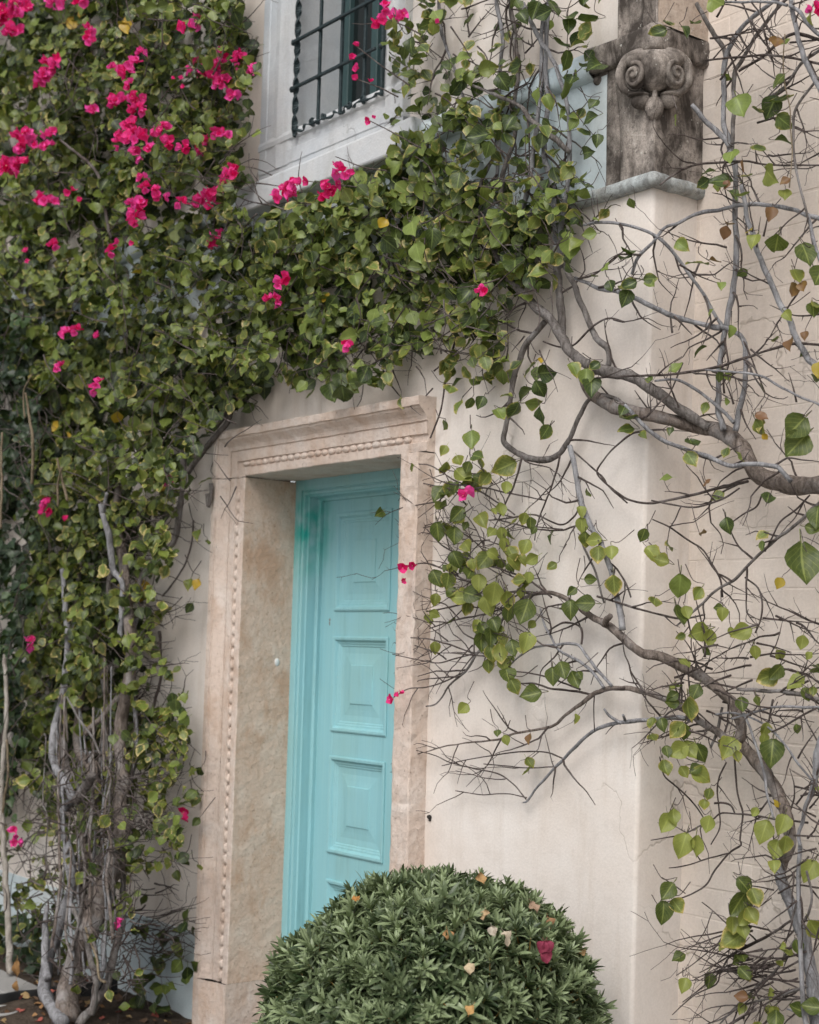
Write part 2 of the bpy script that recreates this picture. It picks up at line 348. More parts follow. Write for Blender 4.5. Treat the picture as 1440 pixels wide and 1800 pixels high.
# main plaster wall, round its corner into the return
prof = [(-4.2+i*.12, 0.0) for i in range(56)]
prof = [p for p in prof if p[0] < 2.47] + [(2.49, 0)]
for a in range(0, 91, 18): prof.append((2.553-.014+.014*math.sin(rad(a)), .014-.014*math.cos(rad(a))))
prof += [(2.553, .05), (2.553, .1), (2.553, .15), (2.553, .23)]
zs = [-.7+i*.1 for i in range(64)]
rows = []
for z in zs:
    r = []
    for x, y in prof:
        k = sstep(1.7, 2.5, x); q = noise.noise(Vector((x*1.6, z*1.6, y*3)))*.005 + noise.noise(Vector((x*6, z*6, y*6+4)))*.0016
        r.append((x + .0168*(z-.58)*k + (q if y > .02 else 0), y + (q if y < .012 else 0), z))
    rows.append(r)
V, Fc = strip_sweep(rows)
Fc = [f for f in Fc if not (.13 < sum(V[i][0] for i in f)/4 < 1.47 and sum(V[i][2] for i in f)/4 < 2.42)
      and not (.42 < sum(V[i][0] for i in f)/4 < 1.28 and 3.62 < sum(V[i][2] for i in f)/4 < 4.9)]
hp('plaster_wall', (V, Fc), M['plaster'], smooth=True)
# low limewashed dado left of the door
hp('dado', (rough(*[bbox(-4.2, .085, -.008, .004, -.5, .352, .003)[0]], .0015), bbox(-4.2, .085, -.008, .004, -.5, .352, .003)[1]), M['bluewhite'])
# painted brick side wall, set back beyond the corner
side = hp('brick_wall', (lambda b: b)(box(2.4, 4.4, .2032, .5, -.7, 5.4)), M['brickpaint'])
variants = []
for k in range(5):
    V, Fc = bbox(-.1112, .1112, 0, .05, -.0438, .0438, .003, 2)
    V = rough(V, .0011, 12, k*9.3)
    variants.append(mesh('brick', V, Fc, M['brickpaint']))
row = 0; z = .40
while z < 3.85:
    x = 2.50 + (.112 if row % 2 else 0)
    while x < 3.75:
        o = put('brick', RNG.choice(variants), side, (x+RNG.uniform(-.003, .003), .2020+RNG.uniform(-.0007, .0007), z+RNG.uniform(-.002, .002)))
        o.rotation_euler = (RNG.uniform(-.004, .004), RNG.uniform(-.006, .006), RNG.uniform(-.002, .002))
        x += .225
    z += .0905; row += 1
# string course: frieze, upper moulding and the roll along its foot
def moulding(profile, path):
    """profile: (out, z); path: list of (x, y, nx, ny)"""
    rows = []
    for (x, y, nx, ny) in path: rows.append([(x+nx*o, y+ny*o, z) for o, z in profile])
    return strip_sweep(rows)
def linepath(x0, x1, y=0.0, n=40): return [(x0+(x1-x0)*i/n, y, 0, -1) for i in range(n+1)]
course = hp('string_course', (lambda vf: (rough(vf[0], .002, 5), vf[1]))(moulding([(0, 3.045), (.013, 3.05), (.013, 3.46), (0, 3.463)], linepath(-4.2, 2.40, 0, 60))), M['bluewhite'], smooth=False)
hp('upper_moulding', (lambda vf: (rough(vf[0], .003, 7), vf[1]))(moulding([(.01, 3.455), (.03, 3.458), (.046, 3.47), (.05, 3.49), (.05, 3.52), (.038, 3.545), (.0, 3.556)], linepath(-4.2, 2.35, 0, 80))), M['bluewhite'], course, True)
rollp = [(.0, 3.046)] + [(.016+.017*math.cos(rad(a)), 3.068+.022*math.sin(rad(a))) for a in range(-90, 91, 20)] + [(0, 3.098)]
xc = corner_x(3.07)
path = linepath(-4.2, xc, 0, 90)[:-1] + [(xc, 0, math.sin(rad(a))*1.25 if 0 < a < 90 else math.sin(rad(a)), -math.cos(rad(a))*1.25 if 0 < a < 90 else -math.cos(rad(a))) for a in (0, 25, 45, 65, 90)] + [(xc, .01*i, 1, 0) for i in range(1, 22)]
hp('foot_roll', (lambda vf: (rough(vf[0], .004, 12), vf[1]))(moulding(rollp, path)), M['mould'], course, True)

# ---- corner capital
cap = put('corner_capital', None, house)
def cpart(name, VF, mat='capstone', smooth=True, amp=.0018, sc=25): return put(name, mesh(name, rough(VF[0], amp, sc), VF[1], M[mat], smooth), cap)
def colgrid(f, z0, z1, nz, us):
    return strip_sweep([[f(u, z0+(z1-z0)*k/nz) for u in us] for k in range(nz+1)])
def shaftf(u, z):    # u runs along the left face (0..1) then round the corner and along the right face (1..2)
    xcz = corner_x(3.3)+.014; fl = 0.042*sstep(3.24, 3.47, z)
    if u <= 1:
        x = 2.374 - fl + (xcz-2.374+fl)*u; g = .008*math.exp(-((u-.36)/.035)**2); d = .012 if u < .36 else .02
        return (x, -d+g, z)
    return (xcz + .002, -.02 + .235*(u-1), z)
us = [0, .08, .16, .24, .3, .33, .35, .36, .38, .41, .5, .62, .75, .88, .97, 1.0, 1.03, 1.15, 1.3, 1.5, 1.7, 1.85, 2.0]
V, Fc = colgrid(shaftf, 3.085, 3.48, 16, us); V2 = [(2.374-0.042*sstep(3.24, 3.47, 3.085+.395*k/16), y, 3.085+.395*k/16) for k in range(17) for y in (.02, -.012)]
F2 = [(2*k, 2*k+1, 2*k+3, 2*k+2) for k in range(16)]
cpart('capital_block', join([(V, Fc), (V2, F2)]))
def abacus():
    rows = []
    pts = []
    x0, x1, y1 = 2.338, corner_x(3.5)+.04, .225
    n = 14
    for i in range(n+1):       # left face, gently concave
        t = i/n; pts.append((x0+(x1-.022-x0)*t, -.05+.012*math.sin(math.pi*t)))
    for i in range(n+1):
        t = i/n; pts.append((x1-.012*math.sin(math.pi*t), -.028+(y1+.028)*t))
    pts = [(x0, .02)] + pts
    for z, o in ((3.47, .022), (3.474, .006), (3.478, 0), (3.5, 0), (3.525, -.001), (3.548, 0), (3.556, .004), (3.559, .012), (3.56, .1)):
        rows.append([(x-(o if i > n else 0) - 0, y+(o if i <= n+1 else 0), z) for i, (x, y) in enumerate(pts)])
    return strip_sweep(rows)
cpart('abacus', abacus(), amp=.0025)
EO = Vector((1, -1, 0)).normalized(); ES = Vector((1, 1, 0)).normalized(); UP = Vector((0, 0, 1))
KC = Vector((corner_x(3.38)+.012, -.018, 3.385))
def kp(s, z, o): return KC + ES*s + UP*z + EO*o
ax = (ES, EO, UP)
cpart('volute_body', join([ellipsoid(kp(0, .024, .004), (.058, .056, .068), 18, 12, ax), ellipsoid(kp(0, .058, -.006), (.094, .046, .036), 18, 10, ax)]))
for sgn in (-1, 1):
    P = []; side_n = (EO*.78 + ES*sgn*.63).normalized(); e1 = (ES*.78*sgn - EO*.63).normalized()
    cc = kp(.063*sgn, .004, .022)
    for i in range(46):
        t = i/45; a = rad(75) + t*rad(600); r = .034*(1-t)**.85 + .003
        q = cc + e1*(r*math.cos(a)) + UP*(r*math.sin(a)*1.12) + side_n*(.012*t); P.append((*q, .0085*(1-.35*t)))
    V, Fq = tube(np.array(P), 8); disc = ellipsoid(cc - side_n*.012, (.038, .020, .042), 16, 8, (e1, side_n, UP))
    cpart('volute_scroll', join([([tuple(v) for v in V], [tuple(int(i) for i in f) for f in Fq]), disc]), amp=.0012, sc=40)
    P = [(*kp(0, .083, -.012), .020), (*kp(sgn*.045, .084, -.016), .021), (*kp(sgn*.085, .066, -.02), .020), (*kp(sgn*.106, .024, -.018), .017), (*kp(sgn*.102, -.018, -.012), .014), (*kp(sgn*.078, -.042, -.004), .011), (*kp(sgn*.05, -.044, .0), .008)]
    V, Fq = tube(smooth_path(P, .012), 10); cpart('volute_collar', ([tuple(v) for v in V], [tuple(int(i) for i in f) for f in Fq]))
    cpart('drop_lobe', join([ellipsoid(kp(sgn*.042, -.066, -.012), (.032, .024, .028), 12, 8, ax), ellipsoid(kp(sgn*.05, -.05, -.008), (.036, .028, .009), 12, 8, ax)]))
cpart('drop_lobe', join([ellipsoid(kp(0, -.092, -.006), (.030, .024, .040), 14, 10, ax), ellipsoid(kp(0, -.07, .0), (.010, .022, .06), 10, 8, ax)]))
cpart('corner_leaf', join([ellipsoid((2.356, -.010, 3.452), (.018, .018, .016), 10, 8)]))
def shaft2(u, z):
    x1 = 2.63
    if u <= 1: return (2.462+(x1-2.462)*u, -.036+.022*abs(math.sin(u*math.pi*3.0)) + (.045 if u < .005 else 0), z)
    return (x1+.003, -.036+.27*(u-1), z)
cpart('pilaster_shaft', colgrid(shaft2, 3.556, 4.6, 14, [0, .01]+[i/30 for i in range(1, 31)]+[1.02]), sc=12)
put('pilaster_side', mesh('pilaster_side', *colgrid(lambda u, z: (2.6345, -.03+.26*u, z), 3.556, 4.6, 10, [0, .25, .5, .75, 1]), M['tanstone'], True), cap)

# ---- carved stone door surround
XL, XR, ZT, SM, SR = .097, 1.538, 2.506, .2, .112
PROF = [(0, .004), (0, -.04), (.001, -.077), (.004, -.08), (.02, -.0805), (.034, -.080), (.0365, -.072), (.040, -.0715), (.044, -.070), (.052, -.062), (.062, -.052), (.072, -.045), (.082, -.042), (.087, -.0415),
        (.0885, -.035), (.0925, -.035), (.094, -.040), (.115, -.0395), (.134, -.039), (.137, -.030), (.162, -.030), (.165, -.0385), (.182, -.038), (.197, -.0375), (.2, -.034), (.2, .03), (.2, .1), (.2, .17), (.2, .236)]
surround = put('door_surround', None, house)
def seg(a, b, st=.03):
    n = max(1, int(abs(b-a)/st)); return [a+(b-a)*i/n for i in range(n+1)]
JZ = 2.303
def jamb(flip, z0, z1, prof=PROF):
    rows = [[((XR-s) if flip else (XL+s), y, z) for s, y in prof] for z in seg(z0, z1)]
    if flip: rows = rows[::-1]
    V, Fc = strip_sweep(rows); return rough(V, .0016, 22, 3+flip), Fc
PLAIN = [(0, .004), (0, -.04), (.001, -.074), (.006, -.0785), (.03, -.079), (.06, -.0785), (.09, -.0775), (.1, -.076), (.109, -.071), (.112, -.062), (.112, 0), (.112, .06), (.112, .12), (.112, .18), (.112, .236)]
for fl in (0, 1):
    V, Fc = jamb(fl, .20, JZ-.003, PLAIN if fl else PROF)
    if fl: V = rough(V, .004, 30, 4)
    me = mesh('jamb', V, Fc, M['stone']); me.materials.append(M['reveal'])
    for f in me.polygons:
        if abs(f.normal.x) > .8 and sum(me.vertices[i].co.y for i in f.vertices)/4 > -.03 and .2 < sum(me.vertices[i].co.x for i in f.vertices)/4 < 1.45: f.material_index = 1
    put('jamb', me, surround)
    pl = [(0, .004), (-.001, -.06), (0, -.079), (.05, -.0795), (.1, -.066), (.15, -.05), (.197, -.045), (.2, -.04), (.2, .1), (.2, .236)]
    if fl: pl = [(s_*.56, y) for s_, y in pl]
    put('plinth_block', mesh('plinth_block', *jamb(fl, -.1, .1992, pl), M['stone']), surround)
rows = []
for z in seg(JZ, ZT-SM, .03)[:1]: rows.append([(XL+s, y, z) for s, y in PROF])
N1, N2 = 6, 44
for k in range(1, N1+1): rows.append([(XL+s, y, JZ+(ZT-s-JZ)*k/N1) for s, y in PROF])
for k in range(1, N2+1): rows.append([(XL+s+(XR-XL-s)*k/N2, y, ZT-s) for s, y in PROF])
V, Fc = strip_sweep(rows)
Fc.append(tuple(range(len(V)-len(PROF), len(V)))); V = rough(V, .0022, 22, 8)
put('lintel', mesh('lintel', V, Fc, M['stone']), surround)
put('mortar_core', mesh('mortar_core', *join([box(XL+.006, XL+.19, -.026, .2, -.1, ZT-.03), box(XR-.105, XR-.006, -.06, .2, -.1, ZT-.215)]), M['joint']), surround)
beads = [mesh('bead', *[(rough(v, .0012, 60, k), f) for v, f in [ellipsoid((0, 0, 0), (.0125, .013, .0215), 10, 7)]][0], M['stone'], True) for k in range(4)]
for s_ in (XL+.1495,):
    z = .225
    while z < 2.24:
        o = put('bead', RNG.choice(beads), surround, (s_+RNG.uniform(-.0008, .0008), -.031+RNG.uniform(-.0015, .002), z)); o.scale = (1, 1, RNG.uniform(.92, 1.06)); z += .0475
x = XL+.205
i = 0
while x < XR-.10:
    o = put('bead', RNG.choice(beads), surround, (x, -.0315+RNG.uniform(-.001, .002), ZT-.1495+RNG.uniform(-.001, .001)))
    long = i in (0, 21); o.rotation_euler = (0, math.pi/2, 0); o.scale = (.8 if long else 1.12, .9 if long else 1.1, RNG.uniform(.98, 1.1)*(1.35 if long else 1)); x += .0485; i += 1
p = atx(487, 1164, XL+SM); V, Fc = ellipsoid((0, 0, 0), (.004, .0125, .0165), 16, 8)
tag(put('plug', mesh('plug', V, Fc, M['plug'], True), surround, tuple(p)), 'small round white plug in the left door jamb')
a = atx(474, 1680, XL+SM); b = atx(492, 1706, XL+SM)
put('metal_plate', mesh('metal_plate', *bbox(XL+SM-.002, XL+SM+.004, a[1], min(b[1], .234), b[2], a[2], .001, 1), M['plate']), surround)
p = at(757, 1436, 0); put('bolt_head', mesh('bolt_head', *join([ellipsoid((0, -.006, 0), (.011, .007, .008), 10, 6), ellipsoid((.002, -.004, -.01), (.005, .006, .006), 8, 6)]), M['joint'], True), house, tuple(p))

# ---- turquoise door
door = put('door', None, house)
OL, OR, OT, ZB = XL+SM, XR-SR, ZT-SM, .185
def dpart(name, VF, amp=.0006): return put(name, mesh(name, rough(VF[0], amp, 18), VF[1], M['door']), door)
cas = [(-.012, .30), (-.012, .226), (.004, .222), (.03, .2215), (.044, .223), (.046, .231), (.051, .231), (.053, .227), (.064, .229), (.067, .245), (.072, .25), (.075, .29), (.079, .295), (.086, .298), (.088, .335), (.088, .36)]
rows = [[(OL+s, y, z) for s, y in cas] for z in seg(ZB, OT-.09, .08)] + [[(OL+s, y, OT-s) for s, y in cas]] + [[(OL+s+(OR-OL-2*s)*k/10, y, OT-s) for s, y in cas] for k in range(1, 11)] + [[(OR-s, y, z) for s, y in cas] for z in seg(OT-.09, ZB, .08)]
dpart('door_casing', strip_sweep(rows))
LX0, LX1, LT, LY = OL+.085, OR-.085, OT-.085, .315
COLS = ((.497, .868), (.955, 1.27))
pan = [(2.152, 1.757), (1.630, 1.252), (1.130, .750), (.620, .25)]
zc = [LT+.01] + [q for p_ in pan for q in p_] + [ZB]
for PX0, PX1 in COLS:
    for k in range(5): dpart('rail', bbox(PX0-.003, PX1+.003, LY, LY+.04, zc[2*k+1], zc[2*k], .002, 1))
for a, b in ((LX0-.002, .497), (.868, .955), (1.27, LX1+.002)): dpart('stile', bbox(a, b, LY-.0005, LY+.04, ZB, LT+.01, .002, 1))
pp = [(-.010, .0), (-.010, -.006), (-.005, -.008), (.004, -.007), (.009, -.001), (.013, .005), (.02, .0055), (.024, .009), (.03, .0095), (.034, .013), (.06, .0145), (.085, .0125), (.108, .0095), (.110, .006), (.13, .0055)]
for zt, zb in pan * 2:
    x0, x1 = COLS[0] if len([o for o in door.children]) < 18 else COLS[1]
    def ring(s, y): return [(x0+s, LY+y, zb+s), (x1-s, LY+y, zb+s), (x1-s, LY+y, zt-s), (x0+s, LY+y, zt-s)]
    rows = [ring(s, y) for s, y in pp]; V, Fc = strip_sweep(rows, True); n0 = len(V)-4; Fc.append((n0, n0+1, n0+2, n0+3))
    dpart('raised_panel', (V, Fc), .0003)
p = at(580, 1092, LY); put('keyhole', mesh('keyhole', *join([ellipsoid((0, 0, .006), (.006, .003, .007), 10, 6), ellipsoid((0, 0, -.008), (.004, .003, .012), 8, 6)]), M['plate'], True), door, tuple(p))
hp('threshold', (lambda b: (rough(b[0], .003), b[1]))(bbox(OL+.002, OR-.002, .20, .40, -.1, ZB-.004, .004)), M['stone'])
# ---- window
win = put('window', None, house)
WL, WR, WB, WT = .565, 1.205, 3.742, 4.75
def wpart(name, VF, mat, smooth=False, amp=.0): return put(name, mesh(name, rough(VF[0], amp, 14) if amp else VF[0], VF[1], M[mat], smooth), win)
wprof = lambda W: [(0, .002), (0, -.03), (.003, -.036), (.05*W, -.037), (.054*W, -.033), (.1*W, -.033), (.14*W, -.04), (.19*W, -.036), (.22*W, -.036), (.25*W, -.030), (.25*W, .02), (.25*W, .09), (.25*W, .205)]
WO = WL-.25
V, Fc = strip_sweep([[(WO+s, y, z) for s, y in wprof(1)] for z in seg(3.60, 5.2, .05)]); wpart('window_jamb', (V, Fc), 'whitestone', amp=.0018)
V, Fc = strip_sweep([[(WR+.13-s*.52, y, z) for s, y in wprof(1)] for z in seg(5.2, 3.60, .05)]); wpart('window_jamb', (V, Fc), 'whitestone', amp=.0018)
apr = [(.0, 3.56), (.030, 3.561), (.033, 3.565), (.033, 3.60), (.037, 3.604), (.037, 3.66), (.031, 3.664), (.031, 3.70), (.040, 3.706), (.042, 3.725), (.036, 3.742), (-.03, 3.746), (-.21, 3.75)]
V, Fc = moulding(apr, [(WO-.001+(WR+.131-WO)*i/30, 0, 0, -1) for i in range(31)]); wpart('window_apron', (V, Fc), 'whitestone', amp=.0022)
V, Fc = bbox(.21, 1.46, -.085, .01, 3.437, 3.557, .012, 3); wpart('sill_slab', (V, Fc), 'whitestone', amp=.003)
# reveal beyond, casement and panes
wpart('window_frame', join([bbox(WL-.01, WL+.06, .2, .25, WB, 5.0, .003, 1), bbox(.80, .845, .19, .24, WB, 5.0, .003, 1), bbox(WR-.05, WR+.02, .2, .25, WB, 5.0, .003, 1), bbox(WL, WR, .205, .245, WB-.01, WB+.05, .003, 1)]), 'winpaint')
wpart('pane', box(WL+.05, .805, .224, .230, WB+.04, 5.0), 'glass'); wpart('pane', box(.84, WR-.04, .224, .230, WB+.04, 5.0), 'glass')
wpart('curtain', colgrid(lambda u, z: (.98+.2*u, .262+.008*math.sin(u*20), z), WB, 5.0, 2, [i/20 for i in range(21)]), 'curtain', True)
wpart('room_back', join([box(.3, 1.5, .8, .82, 3.5, 5.2), box(.3, .32, .25, .8, 3.5, 5.2)]), 'joint')
GY = -.052
WG = float(at(515, 236, GY)[2])
gx = [at(q, 150, GY)[0] for q in (520.5, 561, 599, 640, 671)]
gz = [at(519, 157, GY)[2], at(519, 76, GY)[2]]; gz += [gz[1]+(gz[1]-gz[0]), gz[1]+2*(gz[1]-gz[0])]
for i, x in enumerate(gx):
    if i in (0,):      # twisted bar
        rows = []
        for k in range(121):
            z = WG-.012+(5.0-WG)*k/120; a = z*38; u, v = .0125, .0055; r = []
            for sx, sy in ((-1, -1), (1, -1), (1, 1), (-1, 1)): r.append((x+sx*u*math.cos(a)-sy*v*math.sin(a), GY+sx*u*math.sin(a)+sy*v*math.cos(a), z))
            rows.append(r)
        wpart('grille_bar', strip_sweep(rows, True), 'iron')
    else: wpart('grille_bar', bbox(x-.006, x+.006, GY-.006, GY+.006, WG-.005, 5.0, .0015, 1), 'iron', amp=.0008)
for z in gz:
    wpart('grille_bar', bbox(gx[0]-.02, WR-.02, GY-.019, GY-.006, z-.006, z+.006, .0015, 1), 'iron', amp=.0008)
    wpart('grille_collar', join([ellipsoid((x, GY-.008, z), (.0105, .012, .0115), 8, 6) for x in gx] + [ellipsoid((gx[0]-.018, GY-.01, z), (.009, .010, .014), 8, 6)]), 'iron')
P = []
for i in range(150):
    t = i/149; x = gx[0]-.01 + (gx[-1]-gx[0]+.02)*t; P.append((x, GY-.006+.008*math.cos(t*55), WG+.004+.006*math.sin(t*42), .005+.002*math.sin(t*90)))
V, Fq = tube(np.array(P), 7); scr = [([tuple(v) for v in V], [tuple(int(i) for i in f) for f in Fq])]
for k in (1, 2, 4, 5):
    cx, cz = gx[0]+.05+k*.088, WG+.012; P = []
    for i in range(30):
        t = i/29; a = t*9+k; r = .014*(1-t)+.003; P.append((cx+r*math.cos(a), GY-.008, cz+r*math.sin(a)*.8, .006*(1-.3*t)))
    V, Fq = tube(np.array(P), 6); scr.append(([tuple(v) for v in V], [tuple(int(i) for i in f) for f in Fq]))
wpart('scrollwork', join(scr), 'iron', True)

# ================================================================== LEAVES
HALF = [(0, .06), (.05, .22), (.14, .36), (.28, .455), (.44, .455), (.60, .38), (.76, .25), (.90, .10), (1., .0)]
def leaf_tpl(seed, cols=5, rows=None, wid=1.0, fold=.30, curl=.42, wave=.06, prof=HALF):
    r = random.Random(seed); rows = rows or len(prof); V = []; E = []; U = []
    cu = curl*r.uniform(.2, 1.5)*r.choice((1, 1, 1, -1)); fo = fold*r.uniform(.3, 1.6); tw = r.uniform(-.35, .35); ph = r.uniform(0, 6)
    stalk = [(-.38, .014), (-.02, .018)] if prof is HALF else []
    for y, hw in stalk:
        for j in range(cols):
            s = (j/(cols-1))*2-1; V.append((s*hw+tw*.15*(y*y), y, -.35*y*y)); E.append(.45); U.append((.5, 0.))
    for i in range(rows):
        t = i/(rows-1)*(len(prof)-1); k = min(int(t), len(prof)-2); f = t-k
        y = prof[k][0]*(1-f)+prof[k+1][0]*f; hw = (prof[k][1]*(1-f)+prof[k+1][1]*f)*wid
        for j in range(cols):
            s = (j/(cols-1))*2-1; x = s*hw
            z = abs(x)*fo - cu*(y-.25)**2 + tw*x*(y-.3) + wave*math.sin(y*9+ph+s*2.2)*abs(s)
            yy = y - (.06*abs(s) if i == 0 else 0); V.append((x, yy, z)); E.append(max(abs(s)**2.2*.92, sstep(.45, 1.05, y), sstep(.1, 0, y)*.4)); U.append((.5+s*.5, y))
    Fc = [(i*cols+j, i*cols+j+1, (i+1)*cols+j+1, (i+1)*cols+j) for i in range(rows-1+len(stalk)) for j in range(cols-1)]
    return np.array(V), np.array(Fc), np.array(E), np.array(U)
TPL = [leaf_tpl(100+i, 5, 8, RNG.uniform(.85, 1.08)) for i in range(9)]
TPL_LOW = [leaf_tpl(300+i, 3, 6, RNG.uniform(.85, 1.08)) for i in range(9)]
def tint(code, r=RNG):
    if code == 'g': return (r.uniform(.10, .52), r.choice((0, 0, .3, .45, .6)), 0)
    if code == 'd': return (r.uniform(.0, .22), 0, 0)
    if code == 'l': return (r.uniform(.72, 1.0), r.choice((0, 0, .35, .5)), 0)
    if code == 'p': return (r.uniform(.85, 1.0), r.uniform(.3, .5), .12)
    if code == 'e': return (r.uniform(.2, .9), r.uniform(.5, .95), 0)
    if code == 'o': return (r.uniform(.4, .7), r.uniform(.5, .8), .17)
    if code == 'y': return (.6, .5, r.uniform(.42, .6))
    if code == 'b': return (.3, .3, r.uniform(.85, 1))
MESHLIB = {}
def leaf_mesh(code, mat, k):
    key = (code, mat, k)
    if key not in MESHLIB:
        V, Fc, E, U = TPL[k % len(TPL)]; r = random.Random(str(key)); t = tint(code, r)
        MESHLIB[key] = mesh('leaf', V, Fc, M[mat], True, np.column_stack([np.tile(t, (len(V), 1)), E]), U)
    return MESHLIB[key]
def frame(n, t):
    n = np.asarray(n, float); n /= np.linalg.norm(n)+1e-9; t = np.asarray(t, float); t = t-n*np.dot(n, t); t /= np.linalg.norm(t)+1e-9
    return np.column_stack([np.cross(t, n), t, n])
class Plant:
    def __init__(s, name, base, label, cat, leafmat='leaf'):
        s.o = empty(name, base, label, cat); s.b = np.asarray(base, float); s.leaves = []; s.tw = []; s.paths = []; s.mat = leafmat
    def part(s, name, V, Fc, mat, smooth=True, **k): return put(name, mesh(name, np.asarray(V)-s.b, Fc, mat, smooth, **k), s.o)
    def branch(s, pts, mat, d=.06, sides=8, name='branch', knots=.12, tw=0, dd=None, prev=None):
        """pts: (px, py, radius px); d distance from the wall, to dd at the end"""
        dd = d if dd is None else dd; P = []; m = len(pts)
        for i, (x, y, r) in enumerate(pts):
            q = d+(dd-d)*i/max(1, m-1) + .006*noise.noise(Vector((x*.02, y*.02, d*40))); p_ = vp(x, y, max(q, r/F*depth(at(x, y))*1.05)); P.append((*p_, max(.0006, r*depth(p_)/F)))
        P = smooth_path(P, max(.012, .9*np.mean([q[3] for q in P])))
        P[:, :3] += np.array([[noise.noise(Vector((q[0]*22, q[2]*22, k+3*d*50)))*min(.5*q[3], .004) for k in range(3)] for q in P])
        V, Fc = tube(P, sides, knots, len(s.paths)*3.1); s.part(name, V, Fc, mat)
        s.paths.append((pts, d, dd, tw))
    def twig(s, x, y, d, ang, ln, r, lev=0, curl=.2, thorn=.08, leafp=0.0, bias=0.0):
        r *= 1.25; pts = []; n = max(4, int(ln/9)); a = ang; drift = RNG.uniform(-.035, .035)*curl/.16; k = 0
        for i in range(n+1):
            t = i/n; p_ = vp(x, y, max(.008, d)); rr = max(.45, r*(1-.72*t)); pts.append((*p_, rr*depth(p_)/F))
            if lev < 2 and i > 1 and RNG.random() < (.13 if lev == 0 else .07):
                s.twig(x, y, d, a+RNG.choice((-1, 1))*RNG.uniform(.4, 1.1), ln*RNG.uniform(.25, .55), rr*.62, lev+1, curl, thorn, leafp, bias)
            if RNG.random() < thorn and i > 0:
                aa = a+RNG.choice((-1, 1))*RNG.uniform(.8, 1.4); L = RNG.uniform(5, 10); q = vp(x+math.cos(aa)*L, y+math.sin(aa)*L, max(.006, d+RNG.uniform(-.008, .012)))
                s.tw.append(tube(np.array([(*p_, pts[-1][3]*.8), (*q, pts[-1][3]*.2)]), 3))
            if RNG.random() < leafp and i > 1: s.leaf(x+RNG.uniform(-6, 6), y+RNG.uniform(2, 12), d+.008, RNG.uniform(16, 28), RNG.choice('ggleeg'))
            if RNG.random() < .3: a += RNG.uniform(-1, 1)*curl*2.6
            a += drift + RNG.uniform(-1, 1)*curl*.6 + bias*math.cos(a)
            x += math.cos(a)*9; y += math.sin(a)*9; d = max(.008, d+RNG.uniform(-.006, .006))
        s.tw.append(tube(np.array(pts), 4 if r < 1.6 else 5))
    def sprout(s, every=30, ln=(50, 130), r=1.5, **k):
        for pts, d, dd, tw in list(s.paths):
            if not tw: continue
            for i in range(len(pts)-1):
                (x0, y0, r0), (x1, y1, r1) = pts[i], pts[i+1]; L = math.hypot(x1-x0, y1-y0); m = L/every*tw; m = int(m)+(RNG.random() < m-int(m))
                for _ in range(m):
                    t = RNG.random(); a = math.atan2(y1-y0, x1-x0)+RNG.choice((-1, 1))*RNG.uniform(.35, 1.2)
                    s.twig(x0+(x1-x0)*t, y0+(y1-y0)*t, d+(dd-d)*t, a, RNG.uniform(*ln), min(r, max(.8, (r0+r1)*.35)), **k)
    def leaf(s, x, y, d, size, code, n=None, tip=None, w=1.0, own=False, world=None):
        p_ = vp(x, y, d) if world is None else world; L = size*depth(p_)/F
        n = np.array([.5, -.7, .4])+NP.normal(0, .55, 3) if n is None else np.asarray(n, float)
        tip = np.array([RNG.gauss(0, .65), RNG.uniform(-.4, .2), -1.0+RNG.choice((0, 0, 0, .9))]) if tip is None else np.asarray(tip, float)
        s.leaves.append((p_, L, frame(n, tip), code, w, own, size + d*40 + (1000 if own else 0)))
        if own and world is None:
            Rr = frame(n, tip); q = p_-Rr[:, 1]*L*.85; a = RNG.uniform(-2.6, -.5); l_ = RNG.uniform(14, 40); e1 = vp(x+math.cos(a)*l_*.5-Rr[0, 1]*8, y+math.sin(a)*l_*.5-8, max(.01, d-.01)); e2 = vp(x+math.cos(a)*l_*1.3, y+math.sin(a)*l_*1.3-10, max(.01, d-.05)); r_ = .75*depth(p_)/F
            s.tw.append(tube(smooth_path(np.array([(*(p_-Rr[:, 1]*L*.5), r_*.6), (*q, r_*.8), (*e1, r_), (*e2, r_*1.2)]), .012), 4))
    def finish(s, nmax=300, low=True, nk=4):
        if s.tw:
            V, Fc = merge(s.tw); tag(s.part('twigs', V, Fc, M['twig']), kind='stuff')
        L = sorted(s.leaves, key=lambda q: -q[6]); own, rest = L[:nmax], L[nmax:]
        for p_, ln, R, code, w_, _, _ in own:
            o = put('leaf', leaf_mesh(code, s.mat, RNG.randrange(nk)), s.o)
            Mx = Matrix([[R[i][j] for j in range(3)] for i in range(3)]).to_4x4(); o.matrix_local = Matrix.Translation(Vector(p_-s.b-R[:, 1]*ln*.5)) @ Mx @ Matrix.Diagonal((ln*w_, ln, ln, 1))
        if rest:
            Vs = []; Fs = []; Ts = []; Us = []; k = 0
            for p_, ln, R, code, w_, _, _ in rest:
                V, Fc, E, U = RNG.choice(TPL_LOW); Vs.append((p_-R[:, 1]*ln*.5)+(V*np.array([ln*w_, ln, ln])) @ R.T); Fs.append(Fc+k); k += len(V)
                Ts.append(np.column_stack([np.tile(tint(code), (len(V), 1)), E])); Us.append(U)
            tag(s.part('foliage', np.vstack(Vs), np.vstack(Fs), M[s.mat], True, tint=np.vstack(Ts), uv=np.vstack(Us)), kind='stuff')
def inpoly(x, y, P):
    c = False; j = len(P)-1
    for i in range(len(P)):
        if (P[i][1] > y) != (P[j][1] > y) and x < (P[j][0]-P[i][0])*(y-P[i][1])/(P[j][1]-P[i][1])+P[i][0]: c = not c
        j = i
    return c
